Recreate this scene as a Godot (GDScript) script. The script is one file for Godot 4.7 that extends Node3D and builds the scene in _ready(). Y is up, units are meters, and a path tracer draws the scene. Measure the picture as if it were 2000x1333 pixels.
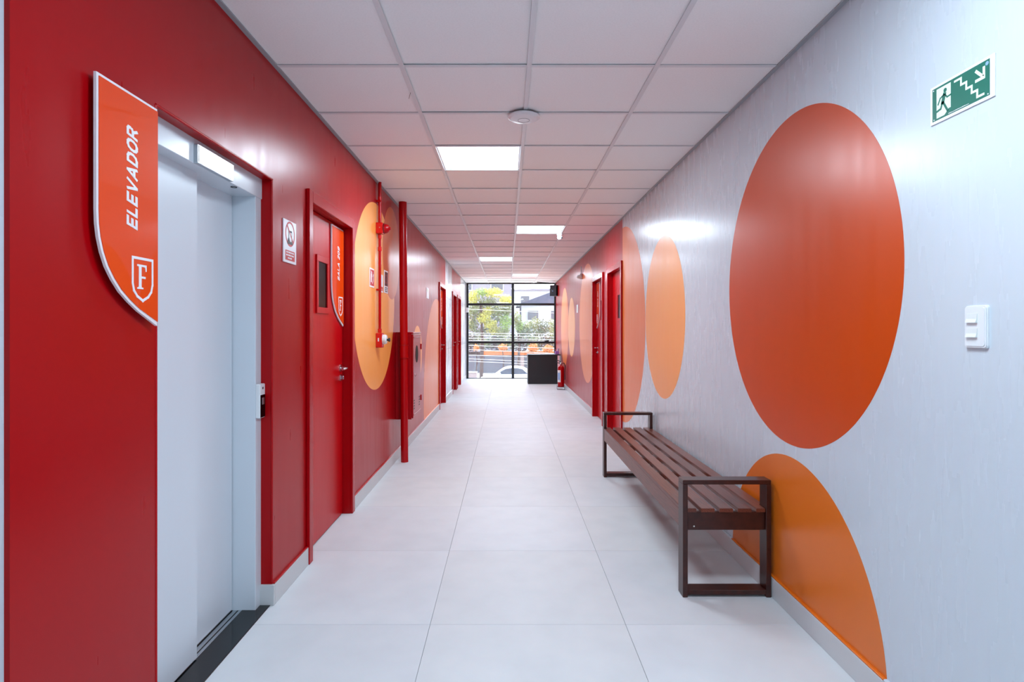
extends Node3D
# A corridor of a school building. Depth d runs away from the camera: world z = -d. x is to the right, y up, metres.

const XL := -1.15      # face of the left wall
const XR := 1.345      # face of the right wall
const CEIL := 2.645
const FAR := 16.2      # window wall
const BACK := -3.6     # wall behind the camera
const TILE := 0.893    # floor tile
const CT := 0.6286     # ceiling tile
const CZ := 2.883      # depth of one ceiling row line
const CXM := 0.109     # x of the middle ceiling runner

var org := Vector3.ZERO
var names := {}
var M := {}
var rng := RandomNumberGenerator.new()


# ---------------------------------------------------------------- nodes
func numbered(called: String) -> String:
	if not names.has(called):
		names[called] = 0
		return called
	names[called] += 1
	return "%s_%03d" % [called, names[called]]


func tag(o: Node, label: String, category: String, group := "", kind := "") -> void:
	o.set_meta("label", label)
	o.set_meta("category", category)
	if group:
		o.set_meta("group", group)
	if kind:
		o.set_meta("kind", kind)


func thing(called: String, label: String, category: String, at: Vector3, turn := 0.0, group := "", kind := "") -> Node3D:
	var o := Node3D.new()
	o.name = numbered(called)
	add_child(o, true)
	o.position = at
	o.rotation.y = turn
	tag(o, label, category, group, kind)
	org = Vector3.ZERO if turn != 0.0 else at
	return o


func part(called: String, st: SurfaceTool, m: Material, parent: Node3D, label := "") -> MeshInstance3D:
	st.generate_normals()
	var o := MeshInstance3D.new()
	o.name = called
	o.mesh = st.commit()
	o.material_override = m
	parent.add_child(o, true)
	if label:
		o.set_meta("label", label)
	return o


func part_mesh(called: String, mesh: Mesh, m: Material, parent: Node3D, at := Vector3.ZERO) -> MeshInstance3D:
	var o := MeshInstance3D.new()
	o.name = called
	o.mesh = mesh
	o.material_override = m
	parent.add_child(o, true)
	o.position = at
	return o


# ---------------------------------------------------------------- shapes
func mb() -> SurfaceTool:
	var st := SurfaceTool.new()
	st.begin(Mesh.PRIMITIVE_TRIANGLES)
	return st


func tri(st: SurfaceTool, a: Vector3, b: Vector3, c: Vector3, smooth := -1) -> void:
	# counter-clockwise seen from outside; slivers without area are left out
	if (b - a).cross(c - a).length_squared() < 1e-18:
		return
	for p in [a, c, b]:
		st.set_smooth_group(smooth)
		st.add_vertex(p - org)


func quad(st: SurfaceTool, a: Vector3, b: Vector3, c: Vector3, d: Vector3, smooth := -1) -> void:
	tri(st, a, b, c, smooth)
	tri(st, a, c, d, smooth)


# chamfered box between two corners
func box(st: SurfaceTool, p: Vector3, q: Vector3, bev := 0.0) -> SurfaceTool:
	var lo := p.min(q)
	var hi := p.max(q)
	var b := minf(bev, 0.45 * minf(hi.x - lo.x, minf(hi.y - lo.y, hi.z - lo.z)))
	var c := (lo + hi) / 2
	var e := (hi - lo) / 2
	for axis in 3:
		var u := (axis + 1) % 3
		var v := (axis + 2) % 3
		for s in [-1.0, 1.0]:
			var f := []
			for k in [[-1, -1], [1, -1], [1, 1], [-1, 1]]:
				var w := Vector3.ZERO
				w[axis] = s * e[axis]
				w[u] = k[0] * (e[u] - b)
				w[v] = k[1] * (e[v] - b)
				f.append(c + w)
			if s > 0:
				quad(st, f[0], f[1], f[2], f[3])
			else:
				quad(st, f[3], f[2], f[1], f[0])
	if b <= 0.0:
		return st
	for axis in 3:       # edges along axis
		var u := (axis + 1) % 3
		var v := (axis + 2) % 3
		for su in [-1.0, 1.0]:
			for sv in [-1.0, 1.0]:
				var a0 := Vector3.ZERO
				var a1 := Vector3.ZERO
				a0[axis] = e[axis] - b
				a0[u] = su * e[u]
				a0[v] = sv * (e[v] - b)
				a1[axis] = e[axis] - b
				a1[u] = su * (e[u] - b)
				a1[v] = sv * e[v]
				var b0 := a0
				var b1 := a1
				b0[axis] = -a0[axis]
				b1[axis] = -a1[axis]
				if su * sv > 0:
					quad(st, c + b0, c + b1, c + a1, c + a0)
				else:
					quad(st, c + a0, c + a1, c + b1, c + b0)
	for sx in [-1.0, 1.0]:
		for sy in [-1.0, 1.0]:
			for sz in [-1.0, 1.0]:
				var px := c + Vector3(sx * e.x, sy * (e.y - b), sz * (e.z - b))
				var py := c + Vector3(sx * (e.x - b), sy * e.y, sz * (e.z - b))
				var pz := c + Vector3(sx * (e.x - b), sy * (e.y - b), sz * e.z)
				if sx * sy * sz > 0:
					tri(st, px, py, pz)
				else:
					tri(st, px, pz, py)
	return st


# box in corridor coordinates: x range, height range, depth range
func bx(st: SurfaceTool, x0: float, x1: float, h0: float, h1: float, d0: float, d1: float, bev := 0.0) -> SurfaceTool:
	return box(st, Vector3(x0, h0, -d0), Vector3(x1, h1, -d1), bev)


# prism of a polygon in the xy plane of frame t, from z0 to z1 (caps chamfered by bev inwards)
func prism(st: SurfaceTool, poly: PackedVector2Array, z0: float, z1: float, t := Transform3D(), smooth := -1) -> SurfaceTool:
	var p := poly.duplicate()
	if Geometry2D.is_polygon_clockwise(p):
		p.reverse()
	var idx := Geometry2D.triangulate_polygon(p)
	for k in range(0, idx.size(), 3):
		var a := p[idx[k]]
		var b := p[idx[k + 1]]
		var c := p[idx[k + 2]]
		if (b - a).cross(c - a) < 0:
			var s := b
			b = c
			c = s
		tri(st, t * Vector3(a.x, a.y, z1), t * Vector3(b.x, b.y, z1), t * Vector3(c.x, c.y, z1))
		tri(st, t * Vector3(a.x, a.y, z0), t * Vector3(c.x, c.y, z0), t * Vector3(b.x, b.y, z0))
	var n := p.size()
	for k in n:
		var a := p[k]
		var b := p[(k + 1) % n]
		quad(st, t * Vector3(a.x, a.y, z0), t * Vector3(b.x, b.y, z0), t * Vector3(b.x, b.y, z1), t * Vector3(a.x, a.y, z1), smooth)
	return st


# lathe: profile of (radius, height) turned about the y axis of frame t
func lathe(st: SurfaceTool, prof: Array, t := Transform3D(), n := 24) -> SurfaceTool:
	for i in prof.size() - 1:
		var a: Vector2 = prof[i]
		var b: Vector2 = prof[i + 1]
		for k in n:
			var f0 := TAU * k / n
			var f1 := TAU * (k + 1) / n
			var p00 := t * Vector3(a.x * cos(f0), a.y, -a.x * sin(f0))
			var p01 := t * Vector3(a.x * cos(f1), a.y, -a.x * sin(f1))
			var p10 := t * Vector3(b.x * cos(f0), b.y, -b.x * sin(f0))
			var p11 := t * Vector3(b.x * cos(f1), b.y, -b.x * sin(f1))
			var sg := i + 1
			if a.x > 1e-6:
				tri(st, p00, p01, p11 if b.x > 1e-6 else p10, sg)
			if b.x > 1e-6:
				tri(st, p00, p11, p10, sg)
	return st


# tube along a polyline
func tube(st: SurfaceTool, pts: Array, r: float, n := 10, caps := true) -> SurfaceTool:
	var rings := []
	var up := Vector3.UP
	for i in pts.size():
		var p: Vector3 = pts[i]
		var fwd: Vector3 = (pts[mini(i + 1, pts.size() - 1)] - pts[maxi(i - 1, 0)]).normalized()
		var side := fwd.cross(up)
		if side.length() < 0.1:
			side = fwd.cross(Vector3.RIGHT)
			if side.length() < 0.1:
				side = fwd.cross(Vector3.FORWARD)
		side = side.normalized()
		up = side.cross(fwd).normalized()
		var ring := []
		for k in n:
			var f := TAU * k / n
			ring.append(p + side * r * cos(f) + up * r * sin(f))
		rings.append(ring)
	for i in rings.size() - 1:
		for k in n:
			var k1 := (k + 1) % n
			quad(st, rings[i][k], rings[i][k1], rings[i + 1][k1], rings[i + 1][k], 1)
	if caps:
		for k in range(1, n - 1):
			tri(st, rings[0][0], rings[0][k + 1], rings[0][k])
			tri(st, rings[-1][0], rings[-1][k], rings[-1][k + 1])
	return st


func ellipse(cx: float, cy: float, rx: float, ry: float, n := 96) -> PackedVector2Array:
	var p := PackedVector2Array()
	for k in n:
		p.append(Vector2(cx + rx * cos(TAU * k / n), cy + ry * sin(TAU * k / n)))
	return p


func rect(x0: float, y0: float, x1: float, y1: float) -> PackedVector2Array:
	return PackedVector2Array([Vector2(x0, y0), Vector2(x1, y0), Vector2(x1, y1), Vector2(x0, y1)])


func rrect(x0: float, y0: float, x1: float, y1: float, r: float, n := 5) -> PackedVector2Array:
	var p := PackedVector2Array()
	for c in [[x1 - r, y0 + r, -PI / 2], [x1 - r, y1 - r, 0.0], [x0 + r, y1 - r, PI / 2], [x0 + r, y0 + r, PI]]:
		for k in n + 1:
			var f: float = c[2] + PI / 2 * k / n
			p.append(Vector2(c[0] + r * cos(f), c[1] + r * sin(f)))
	return p


# a stroked polyline as quads, from z0 to z1
func stroke(st: SurfaceTool, pts: Array, w: float, z0: float, z1: float, t := Transform3D()) -> SurfaceTool:
	for k in pts.size() - 1:
		var a: Vector2 = pts[k]
		var b: Vector2 = pts[k + 1]
		var d := (b - a).normalized()
		var s := d.orthogonal() * w / 2
		var e := d * w * 0.45
		prism(st, PackedVector2Array([a - e + s, b + e + s, b + e - s, a - e - s]), z0, z1 + 0.00006 * k, t)
	return st


# wide bold capitals drawn as strokes, one letter one unit high
const GLYPHS := {
	"E": [0.72, [[Vector2(0.72, 0), Vector2(0, 0), Vector2(0, 1), Vector2(0.72, 1)], [Vector2(0, 0.5), Vector2(0.62, 0.5)]]],
	"L": [0.66, [[Vector2(0, 1), Vector2(0, 0), Vector2(0.66, 0)]]],
	"V": [0.88, [[Vector2(0, 1), Vector2(0.42, 0), Vector2(0.46, 0), Vector2(0.88, 1)]]],
	"A": [0.90, [[Vector2(0, 0), Vector2(0.43, 1), Vector2(0.47, 1), Vector2(0.90, 0)], [Vector2(0.20, 0.30), Vector2(0.70, 0.30)]]],
	"D": [0.80, [[Vector2(0, 0), Vector2(0, 1), Vector2(0.44, 1), Vector2(0.68, 0.88), Vector2(0.80, 0.62), Vector2(0.80, 0.38), Vector2(0.68, 0.12), Vector2(0.44, 0), Vector2(0, 0)]]],
	"O": [0.86, [[Vector2(0.30, 0), Vector2(0.10, 0.12), Vector2(0, 0.36), Vector2(0, 0.64), Vector2(0.10, 0.88), Vector2(0.30, 1), Vector2(0.56, 1), Vector2(0.76, 0.88), Vector2(0.86, 0.64), Vector2(0.86, 0.36), Vector2(0.76, 0.12), Vector2(0.56, 0), Vector2(0.30, 0)]]],
	"0": [0.74, [[Vector2(0.26, 0), Vector2(0.08, 0.12), Vector2(0, 0.36), Vector2(0, 0.64), Vector2(0.08, 0.88), Vector2(0.26, 1), Vector2(0.48, 1), Vector2(0.66, 0.88), Vector2(0.74, 0.64), Vector2(0.74, 0.36), Vector2(0.66, 0.12), Vector2(0.48, 0), Vector2(0.26, 0)]]],
	"R": [0.76, [[Vector2(0, 0), Vector2(0, 1), Vector2(0.50, 1), Vector2(0.68, 0.90), Vector2(0.72, 0.74), Vector2(0.68, 0.54), Vector2(0.50, 0.44), Vector2(0, 0.44)], [Vector2(0.44, 0.44), Vector2(0.76, 0)]]],
	"S": [0.72, [[Vector2(0.70, 0.84), Vector2(0.54, 1), Vector2(0.18, 1), Vector2(0.02, 0.86), Vector2(0.04, 0.62), Vector2(0.22, 0.53), Vector2(0.52, 0.47), Vector2(0.70, 0.36), Vector2(0.70, 0.14), Vector2(0.54, 0), Vector2(0.16, 0), Vector2(0, 0.15)]]],
	"2": [0.72, [[Vector2(0.02, 0.84), Vector2(0.18, 1), Vector2(0.54, 1), Vector2(0.70, 0.86), Vector2(0.66, 0.60), Vector2(0.02, 0.06), Vector2(0.02, 0), Vector2(0.72, 0)]]],
	"9": [0.72, [[Vector2(0.70, 0.56), Vector2(0.52, 0.44), Vector2(0.18, 0.44), Vector2(0.02, 0.58), Vector2(0.02, 0.86), Vector2(0.18, 1), Vector2(0.52, 1), Vector2(0.70, 0.86), Vector2(0.72, 0.40), Vector2(0.54, 0.02), Vector2(0.10, 0)]]],
	"1": [0.34, [[Vector2(0, 0.80), Vector2(0.30, 1), Vector2(0.30, 0)]]],
	" ": [0.30, []],
}


func capitals(text: String, height: float, length: float, slant: float, m: Material, parent: Node3D, at: Vector3, turn: float) -> void:
	var w := 0.25
	var natural := 0.0
	for ch in text:
		natural += GLYPHS[ch][0] + 0.44
	natural += -0.44 + w
	var sy := height / (1.0 + w)
	var sx := (length - slant * height) / natural
	var t := Transform3D(Basis(Vector3(0, 0, 1), turn), at) * Transform3D(Basis(Vector3(sx, 0, 0), Vector3(slant * sy, sy, 0), Vector3(0, 0, 1)), Vector3(-(length - slant * height) / 2 - slant * height / 2, -height / 2, 0)) * Transform3D(Basis(), Vector3(w / 2, w / 2, 0))
	for ch in text:
		if GLYPHS[ch][1]:
			var st := mb()
			var lift := 0.0010
			for line in GLYPHS[ch][1]:
				stroke(st, line, w, 0.0, lift, t)
				lift += 0.00083
			part("letter", st, m, parent)
		t = t * Transform3D(Basis(), Vector3(GLYPHS[ch][0] + 0.44, 0, 0))


func lettering(text: String, height: float, m: Material, parent: Node3D, at: Vector3, turn: float, slant := 0.0, serif := false, length := 0.0, bold := 0.0) -> MeshInstance3D:
	var f := SystemFont.new()
	f.font_names = PackedStringArray(["Droid Serif" if serif else "Droid Sans"])
	f.font_weight = 700
	f.subpixel_positioning = TextServer.SUBPIXEL_POSITIONING_DISABLED
	var tm := TextMesh.new()
	if bold > 0.0:
		var v := FontVariation.new()
		v.base_font = f
		v.variation_embolden = bold
		tm.font = v
	else:
		tm.font = f
	tm.text = text
	tm.font_size = 64
	tm.pixel_size = 0.01
	tm.depth = 0.1
	tm.curve_step = 1.0
	tm.horizontal_alignment = HORIZONTAL_ALIGNMENT_CENTER
	tm.vertical_alignment = VERTICAL_ALIGNMENT_CENTER
	var box_ := tm.get_aabb()
	var s := height / maxf(box_.size.y, 0.001)
	var sx := s if length <= 0.0 else length / maxf(box_.size.x + box_.size.y * slant, 0.001)
	var o := MeshInstance3D.new()
	o.name = "lettering"
	o.mesh = tm
	o.material_override = m
	parent.add_child(o, true)
	var basis_ := Basis(Vector3(sx, 0, 0), Vector3(slant * s, s, 0), Vector3(0, 0, 0.012))
	var centre := box_.get_center()
	o.transform = Transform3D(Basis(Vector3(0, 0, 1), turn), at) * Transform3D(basis_, -(basis_ * Vector3(centre.x, centre.y, 0)))
	return o


# ---------------------------------------------------------------- materials
func noise_tex(freq: float, size := 512, oct := 3, seed_ := 1, ramp: Array = [], normal := false, strength := 4.0) -> NoiseTexture2D:
	var n := FastNoiseLite.new()
	n.noise_type = FastNoiseLite.TYPE_SIMPLEX_SMOOTH
	n.frequency = freq
	n.fractal_octaves = oct
	n.seed = seed_
	var t := NoiseTexture2D.new()
	t.noise = n
	t.width = size
	t.height = size
	t.seamless = true
	t.as_normal_map = normal
	t.bump_strength = strength
	if ramp:
		var g := Gradient.new()
		g.offsets = PackedFloat32Array()
		g.colors = PackedColorArray()
		var offs := PackedFloat32Array()
		var cols := PackedColorArray()
		for k in ramp.size():
			offs.append(float(k) / (ramp.size() - 1))
			cols.append(ramp[k])
		g.offsets = offs
		g.colors = cols
		t.color_ramp = g
	return t


func mat(c: Color, rough: float, metal := 0.0, spec := 0.5) -> StandardMaterial3D:
	var m := StandardMaterial3D.new()
	m.albedo_color = c
	m.roughness = rough
	m.metallic = metal
	m.metallic_specular = spec
	return m


func grey(v: float) -> Color:
	return Color(v, v, v)


func brushed(m: StandardMaterial3D, rough_tex: Texture2D, relief: Texture2D, depth: float, scale := Vector3(0.8, 0.12, 0.8)) -> StandardMaterial3D:
	# paint laid on with a roller and a brush: uneven gloss and a faint relief, drawn out from top to bottom
	m.roughness = 1.0
	m.roughness_texture = rough_tex
	m.roughness_texture_channel = BaseMaterial3D.TEXTURE_CHANNEL_RED
	if depth > 0.0:
		m.heightmap_enabled = true
		m.heightmap_texture = relief
		m.heightmap_scale = depth
	m.uv1_triplanar = true
	m.uv1_world_triplanar = true
	m.uv1_scale = scale
	return m


func make_materials() -> void:
	var gloss_grey := noise_tex(0.022, 512, 4, 11, [grey(0.255), grey(0.272), grey(0.292)])
	var gloss_red := noise_tex(0.02, 512, 4, 12, [grey(0.27), grey(0.30), grey(0.34)])
	var gloss_orange := noise_tex(0.02, 512, 4, 14, [grey(0.29), grey(0.32), grey(0.35)])
	var relief := noise_tex(0.018, 512, 4, 13)
	var speck := noise_tex(0.05, 512, 4, 21, [Color(0.792, 0.823, 0.853), Color(0.795, 0.826, 0.855), Color(0.798, 0.829, 0.857)])
	M.wall_grey = brushed(mat(Color.WHITE, 0.3), gloss_grey, relief, 0.0)
	M.wall_grey.albedo_texture = speck
	M.wall_red = brushed(mat(Color(0.655, 0.0, 0.035), 0.3, 0.0, 0.36), gloss_red, relief, 0.0)
	M.orange_deep = brushed(mat(Color(0.80, 0.27, 0.0), 0.3, 0.0, 0.48), gloss_orange, relief, 0.0)
	M.orange_mid = brushed(mat(Color(0.88, 0.44, 0.10), 0.3, 0.0, 0.48), gloss_orange, relief, 0.0)
	M.orange_soft = brushed(mat(Color(0.92, 0.47, 0.16), 0.3, 0.0, 0.48), gloss_orange, relief, 0.0)
	M.orange_pale = brushed(mat(Color(0.98, 0.63, 0.31), 0.3, 0.0, 0.48), gloss_orange, relief, 0.0)
	M.orange_brown = brushed(mat(Color(0.80, 0.36, 0.13), 0.3, 0.0, 0.48), gloss_orange, relief, 0.0)
	M.red_enamel = mat(Color(0.68, 0.0, 0.04), 0.26, 0.0, 0.36)
	M.red_leaf = brushed(mat(Color(0.74, 0.0, 0.04), 0.3, 0.0, 0.38), noise_tex(0.02, 512, 3, 15, [grey(0.30), grey(0.35)]), relief, 0.0, Vector3(1.2, 0.1, 1.2))
	M.red_pipe = mat(Color(0.70, 0.0, 0.035), 0.24, 0.0, 0.38)
	M.red_cabinet = mat(Color(0.64, 0.0, 0.04), 0.28, 0.0, 0.36)
	M.red_bright = mat(Color(0.80, 0.01, 0.04), 0.25)
	var cloud := noise_tex(0.012, 512, 4, 31, [Color(0.825, 0.835, 0.845), Color(0.84, 0.85, 0.86), Color(0.855, 0.862, 0.87)])
	M.floor_tile = []
	for k in 3:
		var ft := mat(Color(1, 1, 1) if k == 0 else Color(0.985, 0.985, 0.985) if k == 1 else Color(0.995, 0.992, 0.985), 1.0, 0.0, 0.30)
		ft.albedo_texture = cloud
		ft.roughness_texture = noise_tex(0.03, 256, 3, 33, [grey(0.44), grey(0.50)])
		ft.uv1_triplanar = true
		ft.uv1_world_triplanar = true
		ft.uv1_scale = Vector3(0.6, 0.6, 0.6)
		ft.uv1_offset = Vector3(0.31 * k, 0, 0.17 * k)
		M.floor_tile.append(ft)
	M.grout = mat(Color(0.52, 0.54, 0.56), 0.9)
	M.concrete = mat(Color(0.6, 0.6, 0.6), 0.9)
	M.ceiling_tile = mat(Color(1, 1, 1), 0.95)
	M.ceiling_tile.albedo_texture = noise_tex(0.09, 256, 3, 41, [Color(0.955, 0.955, 0.955), Color(0.97, 0.97, 0.97), Color(0.98, 0.98, 0.98)])
	M.ceiling_tile.uv1_triplanar = true
	M.ceiling_tile.uv1_world_triplanar = true
	M.ceiling_tile.uv1_scale = Vector3(4, 4, 4)
	M.tbar = mat(Color(0.87, 0.88, 0.89), 0.45)
	M.wall_angle = mat(Color(0.62, 0.64, 0.66), 0.45)
	M.baseboard = mat(Color(0.80, 0.805, 0.81), 0.45)
	M.steel_white = mat(Color(0.84, 0.87, 0.90), 0.22)
	M.door_white = mat(Color(0.84, 0.87, 0.90), 0.30)
	M.white_plastic = mat(Color(0.90, 0.91, 0.92), 0.3)
	M.off_white = mat(Color(0.86, 0.87, 0.86), 0.4)
	M.sign_white = mat(Color(0.93, 0.93, 0.95), 0.3)
	M.sign_orange = mat(Color(0.92, 0.27, 0.0), 0.4, 0.0, 0.2)
	M.sign_orange.clearcoat_enabled = true
	M.sign_orange.clearcoat = 0.7
	M.sign_orange.clearcoat_roughness = 0.02
	M.sign_green = mat(Color(0.10, 0.42, 0.35), 0.35)
	M.sign_cream = mat(Color(0.88, 0.94, 0.86), 0.4)
	M.sign_red = mat(Color(0.76, 0.08, 0.10), 0.35)
	M.sign_dark = mat(Color(0.12, 0.12, 0.14), 0.4)
	M.sign_maroon = mat(Color(0.45, 0.05, 0.08), 0.35)
	M.chrome = mat(Color(0.80, 0.80, 0.82), 0.18, 1.0)
	M.aluminium = mat(Color(0.72, 0.75, 0.77), 0.32, 0.9)
	M.granite = mat(Color(0.045, 0.055, 0.065), 0.08)
	M.gap_dark = mat(Color(0.03, 0.03, 0.035), 0.6)
	M.dark_glass = mat(Color(0.012, 0.012, 0.016), 0.2, 0.0, 0.2)
	M.black_matte = mat(Color(0.012, 0.012, 0.014), 0.5, 0.0, 0.2)
	M.frame_black = mat(Color(0.10, 0.10, 0.11), 0.35)
	M.black_plastic = mat(Color(0.05, 0.05, 0.055), 0.45)
	M.grille = mat(Color(0.20, 0.22, 0.25), 0.6)
	var grain_h := [Color(0.30, 0.13, 0.085), Color(0.42, 0.20, 0.135), Color(0.50, 0.26, 0.18)]
	M.wood = []
	for k in 3:
		var w := mat(Color(0.92 + 0.06 * k, 0.90 + 0.05 * k, 0.92 + 0.02 * k), 0.35)
		w.albedo_texture = noise_tex(0.03, 512, 5, 51 + k, grain_h)
		w.uv1_triplanar = true
		w.uv1_scale = Vector3(9, 9, 0.35)
		w.uv1_offset = Vector3(0.37 * k, 0.2 * k, 0.13 * k)
		M.wood.append(w)
	M.wood_dark = mat(Color(0.55, 0.46, 0.46), 0.32)
	M.wood_dark.albedo_texture = noise_tex(0.03, 512, 5, 57, grain_h)
	M.wood_dark.uv1_triplanar = true
	M.wood_dark.uv1_scale = Vector3(1.2, 1.2, 6)
	M.desk = mat(Color(0.085, 0.09, 0.105), 0.42)
	M.paper = mat(Color(0.93, 0.93, 0.92), 0.7)
	M.pane = mat(Color(0.93, 0.95, 0.95, 0.08), 0.02)
	M.pane.transparency = BaseMaterial3D.TRANSPARENCY_ALPHA
	M.wire = mat(Color(0.75, 0.75, 0.77), 0.25, 1.0)
	M.label_blue = mat(Color(0.55, 0.68, 0.85), 0.4)
	M.purple = mat(Color(0.60, 0.36, 0.66), 0.4)
	M.glow = mat(Color(0.95, 0.97, 1.0), 0.5)
	M.glow.emission_enabled = true
	M.glow.emission = Color(0.93, 0.97, 1.0)
	M.glow.emission_energy_multiplier = 2.0
	# outside
	M.asphalt = mat(Color(0.30, 0.30, 0.31), 0.9)
	M.pavement = mat(Color(0.45, 0.44, 0.43), 0.9)
	M.ledge_white = mat(Color(0.86, 0.86, 0.85), 0.8)
	M.car_white = mat(Color(0.93, 0.94, 0.95), 0.2)
	M.car_glass = mat(Color(0.20, 0.23, 0.28), 0.08)
	M.rubber = mat(Color(0.06, 0.06, 0.06), 0.8)
	M.bark = mat(Color(0.25, 0.16, 0.13), 0.9)
	M.bark.heightmap_enabled = true
	M.bark.heightmap_texture = noise_tex(0.04, 256, 4, 61)
	M.bark.heightmap_scale = 3.0
	M.bark.uv1_triplanar = true
	M.bark.uv1_scale = Vector3(3, 0.8, 3)
	M.leaf_yellow = leafy(Color(0.60, 0.58, 0.20))
	M.leaf_lime = leafy(Color(0.40, 0.48, 0.17))
	M.leaf_olive = leafy(Color(0.36, 0.38, 0.20))
	M.leaf_dark = leafy(Color(0.24, 0.28, 0.18))
	M.leaf_orange = leafy(Color(0.70, 0.42, 0.14))
	M.render_lilac = mat(Color(0.52, 0.49, 0.52), 0.9)
	M.render_white = mat(Color(0.72, 0.72, 0.73), 0.9)
	M.render_grey = mat(Color(0.34, 0.34, 0.37), 0.9)
	M.roof_slate = mat(Color(0.30, 0.31, 0.37), 0.8)
	M.orange_wall = mat(Color(0.68, 0.38, 0.16), 0.8)
	M.pink_render = mat(Color(0.56, 0.48, 0.46), 0.9)
	M.cable = mat(Color(0.78, 0.77, 0.77), 0.6)


func leafy(c: Color) -> StandardMaterial3D:
	var m := mat(c, 0.6)
	m.backlight_enabled = true
	m.backlight = c
	m.cull_mode = BaseMaterial3D.CULL_DISABLED
	return m


# ---------------------------------------------------------------- start
func _ready() -> void:
	rng.seed = 77
	# camera: 1.345 m above the floor, looking straight down the corridor, lens shifted a little
	var cam := Camera3D.new()
	cam.name = "camera"
	cam.projection = Camera3D.PROJECTION_FRUSTUM
	cam.near = 0.05
	cam.far = 400.0
	cam.size = 0.05 * 1333.0 / 1143.0
	cam.frustum_offset = Vector2(0.05 * 9.5 / 1143.0, -0.05 * 21.5 / 1143.0)
	add_child(cam)
	cam.position = Vector3(0, 1.345, 0)
	cam.current = true
	# sky
	var env := Environment.new()
	var sky := Sky.new()
	var sm := ProceduralSkyMaterial.new()
	sm.sky_top_color = Color(0.78, 0.86, 0.97)
	sm.sky_horizon_color = Color(0.97, 0.97, 0.97)
	sm.ground_bottom_color = Color(0.45, 0.44, 0.42)
	sm.ground_horizon_color = Color(0.80, 0.80, 0.80)
	sm.sky_energy_multiplier = 2.5
	sm.ground_energy_multiplier = 1.2
	sky.sky_material = sm
	env.background_mode = Environment.BG_SKY
	env.sky = sky
	env.tonemap_mode = Environment.TONE_MAPPER_LINEAR
	env.tonemap_exposure = 1.0
	env.sdfgi_enabled = true
	env.ssao_enabled = true
	env.ssil_enabled = true
	var we := WorldEnvironment.new()
	we.name = "environment"
	we.environment = env
	add_child(we)
	# sun, high over the street beyond the window: it shines through the leaves and on the ledge below the window
	var sun := DirectionalLight3D.new()
	sun.name = "sun"
	sun.light_energy = 6.8
	sun.light_color = Color(1.0, 0.95, 0.84)
	sun.light_angular_distance = 0.5
	sun.shadow_enabled = true
	sun.rotation_degrees = Vector3(-63, 203, 0)
	add_child(sun)

	make_materials()
	shell()
	ceiling()
	lights()
	walls()
	murals()
	doors()
	window()
	elevator()
	signs()
	alarm_and_pipes()
	bench()
	wall_fittings()
	far_end()
	street()


# ---------------------------------------------------------------- room shell
func shell() -> void:
	var fl := thing("floor", "pale grey polished porcelain tile floor of the corridor", "floor", Vector3.ZERO, 0.0, "", "structure")
	part("slab", bx(mb(), -1.5, 1.66, -0.30, -0.003, BACK - 0.2, FAR + 0.10), M.grout, fl)
	var xs := [XL - 0.08, -0.3514, 0.5405, XR + 0.08]
	var shapes := {}
	var k0 := -8
	for row in range(-8, 16):
		var d0 := 2.671 + TILE * row
		var d1 := minf(d0 + TILE, FAR)
		if d1 < BACK or d1 - d0 < 0.02:
			continue
		for c in 3:
			var w: float = xs[c + 1] - xs[c]
			var key := "%d_%.2f" % [c, d1 - d0]
			if not shapes.has(key):
				org = Vector3.ZERO
				var st := box(mb(), Vector3(0.0009, -0.010, -0.0009), Vector3(w - 0.0009, 0.0, -(d1 - d0) + 0.0009), 0.0008)
				st.generate_normals()
				shapes[key] = st.commit()
			part_mesh("tile", shapes[key], M.floor_tile[absi(row * 7 + c * 5) % 3], fl, Vector3(xs[c], 0, -d0))
	# the wall behind the camera, and slabs that close the building behind both walls
	var wb := thing("wall_back", "plain grey wall behind the camera closing the corridor", "wall", Vector3(0.1, 0, -BACK), 0.0, "", "structure")
	part("panel", bx(mb(), -1.5, 1.66, -0.003, CEIL + 0.2, BACK - 0.2, BACK), M.wall_grey, wb)
	var we := thing("wall_far", "narrow painted strips of wall around the big window", "wall", Vector3(0.1, 0, -FAR), 0.0, "", "structure")
	part("strip", bx(mb(), -1.5, -1.118, -0.003, CEIL + 0.35, FAR - 0.02, FAR + 0.16), M.wall_grey, we)
	part("strip", bx(mb(), 1.375, 1.66, -0.003, CEIL + 0.35, FAR - 0.02, FAR + 0.16), M.wall_red, we)
	part("strip", bx(mb(), -1.118, 1.375, CEIL - 0.02, CEIL + 0.35, FAR + 0.02, FAR + 0.16), M.render_white, we)
	part("strip", bx(mb(), -1.118, 1.375, -0.30, 0.0, FAR + 0.10, FAR + 0.16), M.render_white, we)


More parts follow.
